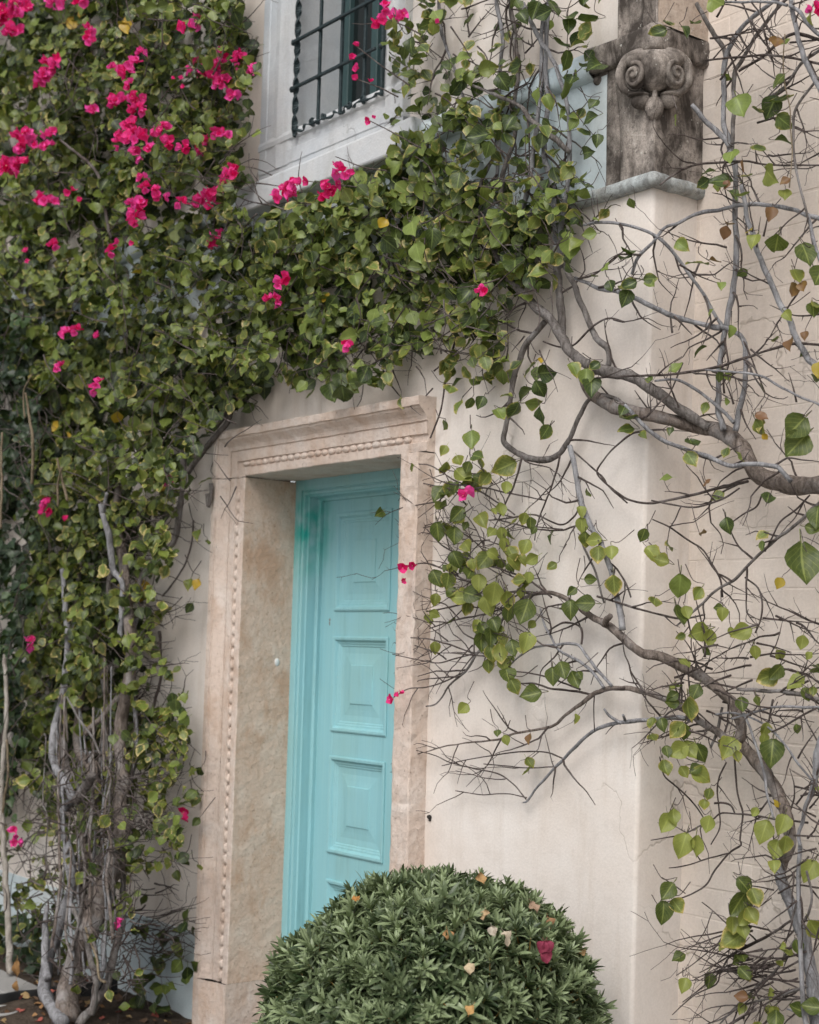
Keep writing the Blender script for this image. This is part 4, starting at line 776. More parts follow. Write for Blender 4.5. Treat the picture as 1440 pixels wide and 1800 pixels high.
# ---- bougainvillea whose thick limb comes in from the right edge and carries the foliage over the door
MB = Plant('bougainvillea', (*at(1560, 1000, -.02)[:2], -.01), 'bougainvillea with thick brown limb from the right edge, its foliage hanging over the door', 'bougainvillea')
base = MB.b
P = np.array([(base[0]+.35, base[1]-.05, -.05, .05), (base[0]+.33, base[1]-.02, .8, .045), (base[0]+.25, base[1], 1.6, .042), (*vp(1600, 880, .09), .038), (*vp(1500, 862, .08), .034)]); V, Fc = tube(smooth_path(P, .04), 12, .12); MB.part('trunk', V, Fc, M['barkold'])
B = [([(1530, 866, 19), (1480, 858, 18), (1440, 853, 17), (1400, 853, 16), (1350, 843, 16), (1325, 825, 15), (1310, 795, 14), (1290, 772, 14), (1260, 755, 13), (1225, 751, 12), (1190, 742, 12), (1150, 732, 11.5), (1115, 725, 11), (1080, 716, 11), (1050, 700, 10), (1030, 680, 9), (1020, 655, 8)], .07, .05, 'barkold', 12, .3),
     ([(1248, 752, 8), (1229, 742, 9.5), (1187, 713, 10), (1138, 678, 10), (1102, 660, 10), (1058, 651, 10), (1027, 638, 9.5), (1000, 615, 9), (982, 584, 8.5), (964, 558, 8), (942, 540, 8), (911, 509, 7), (890, 485, 6), (870, 440, 5)], .075, .09, 'barkmid', 10, .4),
     ([(1069, 645, 5.5), (1072, 628, 5.5), (1067, 611, 5.5), (1050, 596, 5.5), (1038, 572, 5.5), (1023, 537, 5), (1011, 503, 5), (1001, 486, 5), (985, 455, 4)], .04, .07, 'barkmid', 8, .3),
     ([(990, 600, 7), (988, 570, 7), (985, 540, 7), (982, 500, 6.5), (980, 460, 6), (985, 420, 5)], .05, .06, 'barkmid', 8, .3),
     ([(959, 567, 5), (938, 590, 5.5), (923, 610, 5.5), (912, 640, 5.2), (903, 668, 5), (897, 708, 4.8), (890, 745, 4.6), (885, 768, 4.8), (893, 785, 5.2), (918, 801, 5.5), (940, 808, 5.8), (965, 807, 5.8), (985, 796, 5), (1000, 775, 4.5), (1013, 746, 4.2), (1022, 724, 4), (1037, 702, 3.8), (1060, 695, 3.6), (1084, 702, 3.4), (1105, 718, 3), (1120, 738, 3)], .05, .05, 'barkmid', 8, .6),
     ([(920, 5, 3.4), (932, 35, 3.8), (945, 60, 4), (960, 85, 4), (975, 112, 4), (985, 140, 4), (995, 175, 3.8), (1000, 207, 3.8), (1002, 240, 4), (1002, 270, 4.4), (1000, 312, 4.6), (995, 350, 4.8), (987, 400, 5), (985, 470, 5.5)], .10, .07, 'barkgrey', 8, .5),
     ([(832, 150, 2.4), (856, 160, 2.8), (880, 170, 3.2), (915, 187, 3.8), (935, 212, 4.4), (960, 232, 4.6), (980, 247, 4.6), (1000, 266, 4.4)], .11, .10, 'barkmid', 8, .9),
     ([(955, 20, 3.2), (953, 60, 3.4), (952, 120, 3.6), (950, 162, 3.8), (946, 200, 4), (942, 237, 4.4), (937, 272, 4.6), (932, 312, 4.6), (922, 362, 4.8), (915, 425, 5), (930, 470, 5)], .07, .07, 'barkgrey', 8, .4),
     ([(966, -20, 3.6), (963, 30, 4), (961, 62, 4), (960, 125, 4.2), (962, 200, 4.6), (957, 237, 4.8), (957, 270, 5), (965, 300, 5), (972, 328, 5), (975, 380, 5), (978, 450, 5.5)], .06, .06, 'barkgrey', 8, .4),
     ([(895, -10, 3.6), (900, 25, 4), (907, 75, 4.2), (910, 140, 4.2), (902, 190, 4), (907, 225, 4), (900, 257, 4), (890, 287, 4.4), (882, 325, 5), (880, 365, 5), (890, 430, 5.5)], .05, .05, 'barkmid', 8, .5),
     ([(873, -10, 3.4), (875, 15, 3.6), (880, 45, 3.6), (884, 75, 3.6), (881, 105, 3.6), (878, 150, 3.4), (880, 210, 3.4), (876, 280, 3.4), (870, 350, 3.4)], .08, .05, 'barkgrey', 8, .5),
     ([(860, 195, 2.4), (872, 225, 2.6), (875, 262, 2.8), (860, 292, 3), (847, 320, 3), (840, 345, 3), (830, 375, 3), (825, 420, 3)], .05, .05, 'barkmid', 7, .6),
     ([(840, 352, 2), (825, 345, 1.8), (800, 340, 1.6), (765, 338, 1.4)], .05, .06, 'twig', 6, 0),
     ([(771, 0, 3), (774, 40, 3.2), (780, 70, 3), (795, 110, 3), (810, 160, 3), (830, 200, 3)], .05, .06, 'barkgrey', 7, .6),
     ([(1225, 5, 3.4), (1229, 13, 3.6), (1240, 33, 4), (1255, 58, 4.2), (1269, 80, 4.4), (1275, 98, 4.6)], .10, .10, 'barkmid', 8, .8),
     ([(1400, -30, 3.4), (1351, 9, 3.8), (1324, 29, 4.2), (1302, 51, 4.6), (1289, 73, 4.8), (1278, 96, 4.8), (1273, 122, 4.6), (1273, 156, 4.4), (1273, 189, 4.4), (1274, 222, 4.6), (1280, 244, 5), (1284, 267, 5), (1291, 289, 5), (1293, 322, 4.8), (1293, 355, 4.8), (1293, 400, 5), (1295, 469, 5), (1289, 513, 5), (1282, 547, 5), (1278, 571, 5.2), (1273, 591, 5), (1268, 624, 4.8), (1263, 658, 4.8), (1262, 691, 4.8), (1263, 724, 5), (1273, 758, 6)], .11, .09, 'barkgrey', 8, .6),
     ([(1400, -20, 2.6), (1362, 20, 3), (1340, 49, 3.2), (1324, 71, 3.4), (1304, 107, 3.6), (1291, 130, 4), (1291, 178, 3.8), (1289, 222, 3.8), (1288, 255, 3.8), (1290, 280, 4)], .08, .10, 'barkmid', 8, .6),
     ([(1216, 184, 3.8), (1233, 204, 4.4), (1251, 222, 4.6), (1271, 242, 4.8), (1283, 258, 4.8)], .12, .11, 'barkgrey', 8, .5),
     ([(1520, 410, 4), (1490, 400, 4.2), (1440, 384, 4.2), (1418, 378, 4), (1396, 369, 4), (1362, 362, 4), (1329, 359, 4), (1296, 362, 3.8), (1264, 369, 3.4), (1236, 373, 3.6), (1213, 382, 3), (1191, 393, 3), (1169, 400, 3), (1147, 427, 3), (1122, 452, 3), (1111, 482, 2.8)], .14, .10, 'barkgrey', 8, .7),
     ([(1027, 396, 2.2), (1049, 391, 2.6), (1089, 393, 2.8), (1129, 404, 2.8), (1164, 422, 3), (1191, 453, 3), (1213, 484, 3), (1236, 516, 3), (1253, 547, 3), (1271, 574, 3.4)], .12, .09, 'barkgrey', 8, .6),
     ([(1011, 488, 3), (1040, 501, 3.4), (1065, 510, 4), (1084, 511, 4), (1120, 527, 4.4), (1156, 544, 4.6), (1191, 558, 4.6), (1227, 569, 4.6), (1271, 576, 5)], .08, .09, 'barkgrey', 8, .6),
     ([(1268, 574, 4), (1293, 584, 4.4), (1307, 598, 4.6), (1312, 633, 4.6), (1309, 678, 4.8), (1300, 722, 5.4), (1293, 757, 6)], .10, .09, 'barkgrey', 8, .5),
     ([(1049, 664, 1.6), (1090, 662, 1.8), (1129, 660, 2), (1182, 658, 2.2), (1227, 651, 2.4), (1271, 642, 2.4), (1311, 629, 2.4), (1360, 613, 2.4), (1396, 604, 2.6), (1440, 606, 2.6), (1500, 610, 2.6)], .13, .14, 'twig', 6, .8),
     ([(1151, 669, 2), (1187, 667, 2.4), (1213, 678, 2.8), (1244, 700, 3), (1271, 722, 3.2), (1290, 744, 3.4)], .11, .10, 'barkgrey', 7, .5),
     ([(1240, 650, 1.6), (1280, 653, 2), (1333, 660, 2.2), (1369, 678, 2.4), (1404, 696, 2.4), (1440, 711, 2.6), (1500, 740, 2.6)], .15, .14, 'barkgrey', 6, .6),
     ([(1100, 712, 3), (1120, 736, 3.4), (1138, 753, 3.6), (1169, 776, 4), (1209, 791, 4), (1244, 802, 4), (1284, 818, 4.2), (1324, 816, 4.2), (1360, 818, 4.2), (1374, 826, 4.2), (1390, 845, 4.4)], .12, .13, 'barkgrey', 8, .5),
     ([(1316, 846, 3), (1271, 856, 2.6), (1222, 869, 2.4), (1147, 884, 2.2), (1111, 880, 2), (1089, 869, 2), (1062, 847, 1.8), (1049, 829, 1.7), (1062, 807, 1.7), (1084, 784, 1.8), (1111, 762, 2), (1130, 757, 2)], .07, .05, 'twig', 6, .6),
     ([(1300, 858, 2), (1271, 877, 1.8), (1225, 891, 1.7), (1180, 887, 1.6), (1145, 880, 1.6)], .09, .08, 'twig', 6, .6),
     ([(1500, 850, 3.4), (1440, 885, 3.2), (1400, 922, 3.2), (1364, 949, 3), (1333, 976, 2.8), (1316, 993, 2.6), (1289, 1020, 2.6), (1253, 1042, 2.4), (1236, 1060, 2.2), (1213, 1080, 2), (1190, 1100, 1.8)], .12, .09, 'barkmid', 7, 1.1),
     ([(1424, 870, 1.8), (1400, 895, 1.8), (1372, 917, 1.7), (1358, 945, 1.6), (1345, 970, 1.6)], .1, .12, 'twig', 5, .5),
     ([(1147, 913, 1.2), (1178, 927, 1.5), (1209, 949, 1.7), (1236, 967, 1.8), (1253, 993, 1.8), (1267, 1020, 1.8), (1270, 1050, 1.8)], .08, .09, 'twig', 5, .4),
     ([(1310, 1015, 1.7), (1333, 1033, 1.7), (1340, 1060, 1.7), (1338, 1087, 1.6), (1328, 1113, 1.5)], .08, .09, 'twig', 5, .5),
     ([(1340, 868, 1.6), (1330, 890, 1.6), (1310, 902, 1.5), (1288, 917, 1.3)], .07, .05, 'twig', 5, .5),
     ([(1005, 790, 1.8), (1050, 830, 1.5), (1075, 860, 1.5), (1103, 884, 1.5)], .06, .06, 'twig', 5, .4),
     ([(918, 802, 2), (905, 850, 1.8), (893, 875, 1.6), (880, 905, 1.4), (868, 930, 1.2)], .06, .05, 'twig', 5, .6), ([(985, 800, 2), (975, 840, 1.8), (960, 880, 1.7), (945, 920, 1.5), (940, 950, 1.3)], .06, .05, 'twig', 5, .8),
     ([(757, 770, 1.6), (775, 720, 1.7), (782, 680, 1.8), (790, 640, 2), (800, 600, 2)], .03, .05, 'twig', 5, .2),
     ([(955, 600, 1.6), (985, 610, 1.8), (1010, 605, 1.8), (1040, 575, 2), (1070, 560, 1.8), (1098, 566, 1.6)], .07, .06, 'twig', 5, .6),
     ([(1440, 70, 3), (1390, 60, 3), (1340, 100, 2.8), (1300, 125, 2.6)], .15, .12, 'twig', 6, .7),
     ([(1490, 60, 3), (1416, 105, 3.2), (1390, 140, 3), (1370, 160, 2.8), (1345, 175, 2.2)], .16, .12, 'barkmid', 6, .7),
     ([(1240, 106, 1.7), (1300, 100, 2), (1350, 97, 2.2), (1400, 103, 2.2), (1440, 112, 2.2), (1480, 120, 2.2)], .14, .15, 'twig', 6, .7),
     ([(1440, 290, 1.6), (1360, 290, 1.7), (1310, 283, 2), (1280, 285, 2.2), (1220, 290, 2), (1180, 310, 1.8), (1160, 325, 1.5)], .15, .13, 'twig', 6, .9),
     ([(1380, 60, 1.2), (1377, 110, 1.1), (1380, 150, 1.1), (1389, 190, 1.1), (1390, 230, 1.1), (1393, 270, 1.1), (1388, 330, 1)], .18, .18, 'straw', 5, 0)]
for pts, d, dd, m, sd_, tw in B: MB.branch(pts, m, d, sd_, 'branch', .28, tw, dd)
MB.sprout(46, (40, 130), 1.9, leafp=.02)
EDN = [(440, 395), (520, 352), (590, 330), (640, 285), (690, 240), (740, 225), (800, 290), (850, 335), (930, 345), (1000, 335), (1012, 400), (990, 465), (930, 490), (900, 535), (860, 585), (800, 590), (760, 600), (700, 635), (690, 665), (610, 695), (560, 680), (480, 675), (430, 720), (410, 690), (470, 620)]
mass(MB, EDN, 215, (.03, .19), (13, 37), 'gggddllleeeop', .30, 6, 32, 41, .2)
mass(MB, [(470, 400), (600, 350), (740, 260), (900, 350), (970, 420), (960, 460), (880, 510), (760, 540), (640, 590), (520, 620)], 62, (.02, .08), (24, 36), 'ddd', -.6, 5, 32, 42, .5)  # dark back leaves in the core paint the shade of its pockets
mass(MB, [(690, -100), (760, -100), (770, 60), (800, 170), (860, 170), (870, 260), (810, 300), (740, 230), (690, 240), (680, 160)], 32, (.05, .18), (15, 30), 'gggdleeo', .1, 5, 26, 43, .2)
mass(MB, [(760, -100), (1045, -100), (1040, 120), (1005, 180), (1000, 330), (880, 330), (800, 160), (740, 60)], 30, (.06, .16), (16, 34), 'gggdleeo', .15, 4, 26, 45)
mass(MB, [(700, 170), (820, 150), (960, 190), (960, 340), (800, 330), (700, 260)], 20, (.05, .16), (16, 34), 'gggddleeo', -.1, 4, 28, 46)
mass(MB, [(430, 380), (700, 300), (700, 600), (440, 650)], 60, (.08, .3), (14, 30), 'ggddlle', .0, 5, 28, 47)
mass(MB, [(790, 580), (880, 550), (905, 700), (840, 730), (780, 680)], 13, (.04, .12), (22, 32), 'ggeeo', -.2, 4, 26, 49)
for _ in range(150): MB.twig(RNG.uniform(450, 980), RNG.uniform(300, 640), RNG.uniform(.03, .2), RNG.uniform(0, 6.3), RNG.uniform(40, 110), 1.3, 1, .16, .05)
for _ in range(30): MB.twig(RNG.uniform(700, 1000), RNG.uniform(0, 330), RNG.uniform(.04, .14), RNG.uniform(0, 6.3), RNG.uniform(50, 120), 1.4, 0, .14, .12, .04)
for _ in range(22): MB.twig(RNG.uniform(600, 860), RNG.uniform(560, 690), RNG.uniform(.03, .1), RNG.uniform(-.5, 2.5), RNG.uniform(40, 100), 1.3, 1, .16, .1, .02)
for _ in range(24): MB.twig(RNG.uniform(1180, 1460), RNG.uniform(0, 760), RNG.uniform(.04, .16), RNG.uniform(0, 6.3), RNG.uniform(50, 140), 1.7, 0, .12, .12, .004)
LM = '1155,60,27,g 1175,45,20,g 1205,55,20,g 1225,42,20,d 1267,6,38,p 1372,140,10,g 1302,190,40,l 1335,200,28,g 1355,190,34,g 1376,180,32,g 1380,215,30,g 1381,248,28,d 1188,211,16,p 1285,275,28,l 1265,318,34,d 1245,302,20,d 1240,322,22,g 1290,342,22,g 1307,345,18,l 1308,292,22,b 1277,325,18,b 1200,432,24,e 1225,462,32,g 1268,502,16,l 1145,490,20,g 1285,583,18,l 1258,460,24,b 1275,410,26,b 1283,395,22,b 1340,732,26,b 1336,752,26,o 1345,768,14,y 1218,783,26,d 1216,808,26,e 1243,848,24,b 1350,876,24,g 1280,925,24,g 1236,935,18,b 1195,1032,36,l 1225,1045,22,o 965,655,30,g 930,650,24,g 925,690,30,g 950,685,26,d 940,708,24,e 955,732,27,g 880,730,26,e 905,725,28,g 958,761,24,g 890,695,18,e 1010,650,25,e 1030,665,26,e 1040,680,32,g 1045,645,18,g 1095,722,20,g 1105,740,32,g 1100,755,24,g 950,635,14,y 825,710,18,g 845,708,20,g 1075,505,20,d 1105,503,24,g 1100,525,26,g 1102,455,24,g 1105,440,22,g 1065,470,18,l 1143,500,18,e 848,570,34,g 850,590,26,e 890,565,26,l 845,620,22,o 855,640,24,e 830,775,28,e 840,802,24,g 782,748,18,g 790,690,26,e 805,715,24,e 1000,470,22,d 1035,412,20,e 820,520,34,d 870,480,38,d 905,470,36,d 945,480,30,e 1000,440,34,l 1012,430,26,o 940,20,27,d 955,25,26,g 1020,10,32,g 1005,32,26,d 1032,40,34,d 1000,45,24,g 1047,115,34,d 920,30,24,d 975,14,30,d 995,108,30,g 985,80,26,d 1003,145,26,d 990,155,30,l 948,170,24,l 965,180,24,e 1043,185,20,d 1036,210,24,g 1025,236,20,g 1050,247,20,d 1034,268,22,g 977,272,20,g 996,305,26,o 1030,325,30,d 975,345,34,l 1008,345,20,g 1025,342,24,l 960,365,32,l 795,300,30,g 815,265,30,g 838,240,32,g 805,320,30,g 895,215,26,d 890,250,26,g 820,135,24,g 860,120,28,o 885,145,28,g 912,118,30,g 730,110,26,g 745,85,24,g 722,80,24,g 700,45,24,o 715,130,26,g 585,692,36,d 603,690,34,d 600,670,30,d 640,660,26,g 630,645,22,p 660,655,20,d 682,665,20,e 530,680,20,l 470,655,26,l 435,718,20,d 450,690,22,g 672,395,26,y 577,526,24,y 725,400,36,l 688,430,30,g 650,340,24,o 612,345,22,o 700,455,34,g 735,445,32,l 760,420,30,g 845,400,30,g 880,415,34,l 900,380,28,g 930,400,34,g 950,425,34,g'
for q in LM.split():
    x, y, s_, c = q.split(','); x, y, s_ = float(x), float(y), float(s_)*(.75 if c in 'by' else 1)
    MB.leaf(x, y, .28 if y < 480 and x < 800 else .17 if x > 1110 else .14, s_*1.28, c, own=True)
for x, y, R in [(495, 487, 11), (490, 500, 9), (481, 527, 13), (505, 330, 13), (520, 322, 12), (495, 346, 12), (512, 342, 9), (538, 318, 7), (590, 298, 12), (607, 302, 11), (580, 328, 14), (576, 340, 11), (672, 14, 12), (671, 34, 12), (697, 28, 10), (707, 26, 12), (612, 605, 10), (848, 513, 10), (768, 38, 6), (627, 78, 7), (620, 100, 7), (626, 120, 8), (626, 137, 7), (652, 141, 5), (647, 212, 6), (657, 206, 4), (1430, 12, 11)]:
    flower(MB, x, y, R, .34 if 440 < x < 650 and y > 280 else .2)
for x0, y0, x1, y1 in [(625, 80, 720, 150), (650, 212, 740, 260), (672, 30, 740, 60), (538, 318, 640, 330), (625, 138, 700, 170), (590, 275, 680, 300)]:
    MB.branch([(x1, y1, 1.5), ((x0+x1)/2+4, (y0+y1)/2+RNG.uniform(-8, 8), 1.2), (x0, y0, .9)], 'twig', .16, 5, 'branch', .05, .4, .2)
MB.finish(300)

# ---- bougainvillea from the lower right corner
RB = Plant('bougainvillea', (*vp(1440, 1800, .10)[:2], -.01), 'nearly bare bougainvillea with a grey trunk in the lower right corner, branching towards the door', 'bougainvillea', 'leafpale')
q0 = vp(1438, 1798, .10)
P = np.array([(q0[0]+.10, q0[1]-.02, -.05, .034), (q0[0]+.06, q0[1]-.01, .3, .026), (*q0, .021), (*vp(1432, 1763, .1), .020)]); V, Fc = tube(smooth_path(P, .03), 12, .1); RB.part('trunk', V, Fc, M['barkgrey'])
B = [([(1438, 1800, 12), (1432, 1763, 12), (1427, 1721, 12), (1421, 1690, 11.5), (1413, 1652, 11), (1402, 1621, 11), (1392, 1592, 11), (1380, 1561, 10.5), (1372, 1538, 10), (1366, 1514, 8.5)], .10, .10, 'barkgrey', 12, .7),
     ([(1371, 1536, 9), (1376, 1513, 9), (1386, 1498, 10), (1390, 1478, 10.5), (1388, 1450, 11), (1384, 1435, 11), (1375, 1410, 11), (1363, 1385, 11), (1348, 1364, 11), (1334, 1345, 11), (1317, 1326, 10.5), (1300, 1308, 10), (1284, 1301, 8), (1269, 1293, 7), (1252, 1282, 6.5), (1232, 1268, 6.2), (1213, 1253, 6), (1192, 1241, 5.6), (1167, 1228, 5.2), (1140, 1218, 5), (1110, 1211, 4.6), (1079, 1209, 4.4), (1058, 1215, 4.2), (1041, 1222, 4), (1020, 1239, 3.4), (996, 1256, 3), (975, 1274, 2.6), (947, 1283, 2.3), (906, 1289, 2), (874, 1300, 1.8), (829, 1305, 1.5), (808, 1308, 1.3), (781, 1312, 1.2), (749, 1322, 1)], .085, .04, 'barkold', 12, 1.0),
     ([(1299, 1306, 9), (1303, 1282, 9), (1298, 1257, 9), (1290, 1237, 9), (1273, 1222, 9), (1257, 1207, 9), (1234, 1191, 9), (1207, 1176, 9), (1182, 1164, 8.6), (1157, 1153, 8.4), (1129, 1148, 8.2), (1102, 1127, 8), (1076, 1104, 7.5), (1053, 1091, 6.5), (1031, 1078, 5.5), (1013, 1064, 4.8), (992, 1050, 4.2), (962, 1042, 3.6), (940, 1045, 3), (920, 1052, 2.4), (900, 1068, 2)], .08, .05, 'barkold', 12, .6),
     ([(1062, 1101, 5), (1068, 1088, 5.6), (1074, 1083, 5), (1070, 1080, 3)], .085, .1, 'barkold', 7, 0),
     ([(1219, 1266, 4.4), (1192, 1262, 4.2), (1161, 1264, 4), (1124, 1267, 3.8), (1093, 1270, 3.4), (1062, 1277, 3.2), (1041, 1287, 3), (1020, 1305, 3), (999, 1326, 2.8), (979, 1346, 2.6), (961, 1366, 2.4), (944, 1385, 2.2), (928, 1407, 1.8), (920, 1411, 1.2)], .07, .03, 'barkgrey', 8, .7),
     ([(925, 1405, 1.4), (902, 1378, 1.3), (874, 1360, 1.3), (829, 1350, 1.2), (791, 1340, 1.1), (767, 1329, 1), (732, 1319, .8)], .035, .05, 'twig', 5, .8), ([(926, 1402, 1.2), (888, 1395, 1.1), (847, 1397, 1), (801, 1390, .8)], .03, .03, 'twig', 5, .6),
     ([(989, 1333, 1.6), (958, 1322, 1.4), (909, 1322, 1.3), (860, 1329, 1.2), (819, 1336, 1), (777, 1346, .8)], .04, .05, 'twig', 5, .9), ([(975, 1348, 1.4), (923, 1350, 1.2), (888, 1346, 1.1), (850, 1343, .9)], .03, .04, 'twig', 5, .7), ([(1092, 1272, 3), (1072, 1258, 2.6), (1062, 1246, 2)], .06, .08, 'barkgrey', 6, 0), ([(1100, 1266, 3), (1096, 1257, 2.4)], .06, .09, 'barkgrey', 6, 0),
     ([(1076, 1206, 3), (1055, 1183, 3), (1031, 1152, 2.8), (1013, 1133, 2.6), (972, 1134, 2.2), (940, 1138, 2), (920, 1149, 1.8), (895, 1170, 1.4)], .06, .05, 'barkgrey', 7, .8), ([(1062, 1209, 3), (1041, 1180, 2.8), (1013, 1159, 2.6), (982, 1142, 2.4), (968, 1117, 2.2), (958, 1100, 2), (950, 1070, 1.7)], .07, .05, 'barkgrey', 7, .7),
     ([(1022, 1133, 2), (1024, 1115, 2), (1018, 1100, 2), (990, 1095, 1.8), (960, 1112, 1.6)], .06, .05, 'twig', 6, .6),
     ([(1038, 1222, 2.4), (1013, 1215, 2.2), (972, 1211, 2), (940, 1202, 1.8), (909, 1201, 1.4)], .05, .04, 'twig', 6, .9), ([(1020, 1212, 2), (992, 1201, 1.8), (954, 1188, 1.6), (906, 1180, 1.4), (885, 1178, 1)], .07, .06, 'twig', 6, .8), ([(1045, 1220, 1.3), (1044, 1250, 1.2), (1045, 1285, 1)], .07, .06, 'twig', 5, 0),
     ([(945, 1040, 2.4), (910, 1060, 2.2), (888, 1079, 2.2), (874, 1110, 2.2), (850, 1138, 2.4), (836, 1152, 2.4), (819, 1180, 2.2), (791, 1204, 1.8), (770, 1235, 1.6), (749, 1242, 1.2)], .06, .05, 'barkmid', 7, 1.2), ([(836, 1150, 1.8), (795, 1135, 1.6), (756, 1124, 1.4), (722, 1121, 1)], .05, .09, 'twig', 5, 1.2), ([(815, 1182, 1.6), (780, 1198, 1.4), (749, 1208, 1.3), (718, 1211, 1.1), (692, 1226, .8)], .05, .12, 'twig', 5, .6), ([(835, 1148, 1.5), (800, 1158, 1.4), (770, 1165, 1.2), (735, 1160, 1), (690, 1150, .8)], .05, .12, 'twig', 5, .8),
     ([(900, 1060, 1.8), (860, 1030, 1.7), (820, 1020, 1.6), (780, 1000, 1.5), (745, 990, 1.2), (712, 997, .9)], .05, .1, 'twig', 5, 1.3), ([(940, 1045, 2), (900, 1040, 1.8), (850, 1050, 1.7), (800, 1065, 1.6), (750, 1075, 1.2)], .05, .06, 'twig', 5, 1.3), ([(895, 1065, 1.8), (850, 1080, 1.7), (800, 1090, 1.5), (755, 1105, 1.2)], .06, .07, 'twig', 5, 1.2),
     ([(970, 1050, 2), (930, 1020, 1.9), (880, 1000, 1.8), (830, 985, 1.6), (780, 960, 1.4), (750, 930, 1.2)], .07, .06, 'twig', 5, 1.2), ([(905, 905, 1.4), (870, 880, 1.5), (840, 862, 1.5), (800, 845, 1.4), (760, 820, 1.2), (735, 815, 1)], .05, .07, 'twig', 5, 1.1), ([(960, 880, 1.4), (900, 868, 1.5), (850, 858, 1.5), (800, 860, 1.4), (745, 850, 1.1)], .05, .08, 'twig', 5, 1.0), ([(1010, 925, 1.8), (985, 932, 1.8), (945, 930, 1.7), (900, 920, 1.5), (870, 912, 1.4)], .06, .05, 'twig', 5, .8), ([(1018, 893, 1.7), (1008, 910, 1.8), (985, 922, 1.7), (940, 905, 1.6), (900, 910, 1.5), (860, 915, 1.3)], .05, .05, 'twig', 5, .8),
     ([(1001, 784, 4.8), (1010, 820, 5), (1017, 860, 5), (1025, 892, 5), (1037, 922, 5), (1055, 950, 5), (1066, 978, 5), (1075, 1005, 5), (1082, 1042, 5), (1090, 1075, 5.2), (1093, 1108, 6)], .075, .08, 'barkgrey', 8, .4),
     ([(1024, 905, 2), (1024, 950, 2.2), (1035, 980, 2.2), (1045, 1000, 2.2), (1055, 1035, 2), (1062, 1060, 2)], .06, .06, 'barkmid', 6, .6), ([(1068, 985, 1.7), (1085, 1000, 1.8), (1100, 1025, 1.8), (1110, 1050, 1.7)], .07, .07, 'twig', 5, .4),
     ([(1050, 1048, 2), (1090, 1060, 2), (1130, 1073, 2), (1160, 1080, 1.9), (1200, 1088, 1.8), (1240, 1080, 1.5)], .08, .10, 'twig', 5, 1),
     ([(1297, 1212, 3.2), (1327, 1213, 3.5), (1348, 1215, 3.5), (1380, 1216, 3.8), (1411, 1221, 4), (1440, 1229, 4), (1500, 1240, 4)], .12, .15, 'barkmid', 7, 1.4), ([(1500, 1250, 3), (1440, 1244, 2.8), (1419, 1244, 2.6), (1390, 1242, 2.4), (1359, 1243, 2.2), (1327, 1252, 2), (1286, 1264, 1.6)], .16, .13, 'barkgrey', 7, .7), ([(1436, 1245, 2), (1411, 1257, 1.9), (1380, 1276, 1.8), (1357, 1287, 1.4)], .16, .14, 'twig', 6, .8),
     ([(1257, 1256, 1.8), (1286, 1253, 1.9), (1317, 1260, 2), (1344, 1274, 2), (1365, 1291, 2), (1384, 1314, 2), (1402, 1341, 2), (1430, 1374, 2)], .12, .14, 'barkgrey', 6, .4), ([(1307, 1253, 2.4), (1321, 1287, 2.4), (1334, 1324, 2.4), (1344, 1360, 2.3), (1350, 1401, 2.2), (1361, 1440, 2)], .13, .13, 'barkgrey', 6, .3),
     ([(1292, 1330, 1.8), (1294, 1370, 1.8), (1300, 1407, 1.8), (1306, 1428, 1.8), (1303, 1455, 1.8), (1301, 1477, 1.9), (1303, 1485, 1.9), (1282, 1500, 1.8), (1257, 1530, 1.7), (1242, 1555, 1.6), (1221, 1569, 1.5), (1194, 1580, 1.3), (1167, 1587, 1)], .08, .06, 'twig', 6, .25), ([(1284, 1499, 1.5), (1252, 1507, 1.5), (1219, 1518, 1.3), (1194, 1524, 1.2), (1176, 1526, .9)], .06, .05, 'twig', 5, .2), ([(1277, 1340, 1.5), (1265, 1365, 1.5), (1261, 1390, 1.5), (1264, 1420, 1.4), (1265, 1455, 1.2), (1250, 1485, 1)], .08, .07, 'twig', 5, .3),
     ([(1420, 1446, 2.2), (1409, 1445, 2.2), (1369, 1441, 2), (1334, 1435, 1.9), (1302, 1431, 1.8), (1269, 1430, 1.7), (1252, 1441, 1.6), (1227, 1453, 1.5), (1213, 1461, 1.4), (1192, 1469, 1.3), (1167, 1473, 1.1), (1144, 1477, .8)], .09, .06, 'twig', 6, .7), ([(1160, 1330, 1.2), (1167, 1362, 1.4), (1184, 1378, 1.4), (1207, 1399, 1.4), (1227, 1422, 1.3), (1242, 1446, 1.2)], .07, .06, 'twig', 5, .3), ([(1256, 1412, 2.2), (1272, 1411, 2), (1285, 1416, 1.8), (1292, 1430, 1.6)], .08, .07, 'twig', 5, 0), ([(1270, 1243, 2.5), (1264, 1270, 2.8), (1260, 1290, 2.8), (1250, 1315, 2.2)], .06, .06, 'barkmid', 6, .4),
     ([(1390, 1619, 2.4), (1365, 1636, 2.3), (1344, 1648, 2.1), (1317, 1661, 1.9), (1294, 1673, 1.6), (1260, 1694, 1.3), (1230, 1710, .9)], .1, .06, 'twig', 6, .8), ([(1368, 1634, 1.7), (1340, 1652, 1.6), (1286, 1680, 1.6), (1271, 1700, 1.5), (1257, 1717, 1.4), (1234, 1736, 1.3), (1200, 1762, .9)], .08, .05, 'twig', 6, .7), ([(1340, 1730, 1.5), (1300, 1712, 1.5), (1269, 1709, 1.5), (1259, 1730, 1.4), (1223, 1748, 1.2), (1200, 1767, 1.1), (1182, 1784, .8)], .08, .05, 'twig', 6, .5),
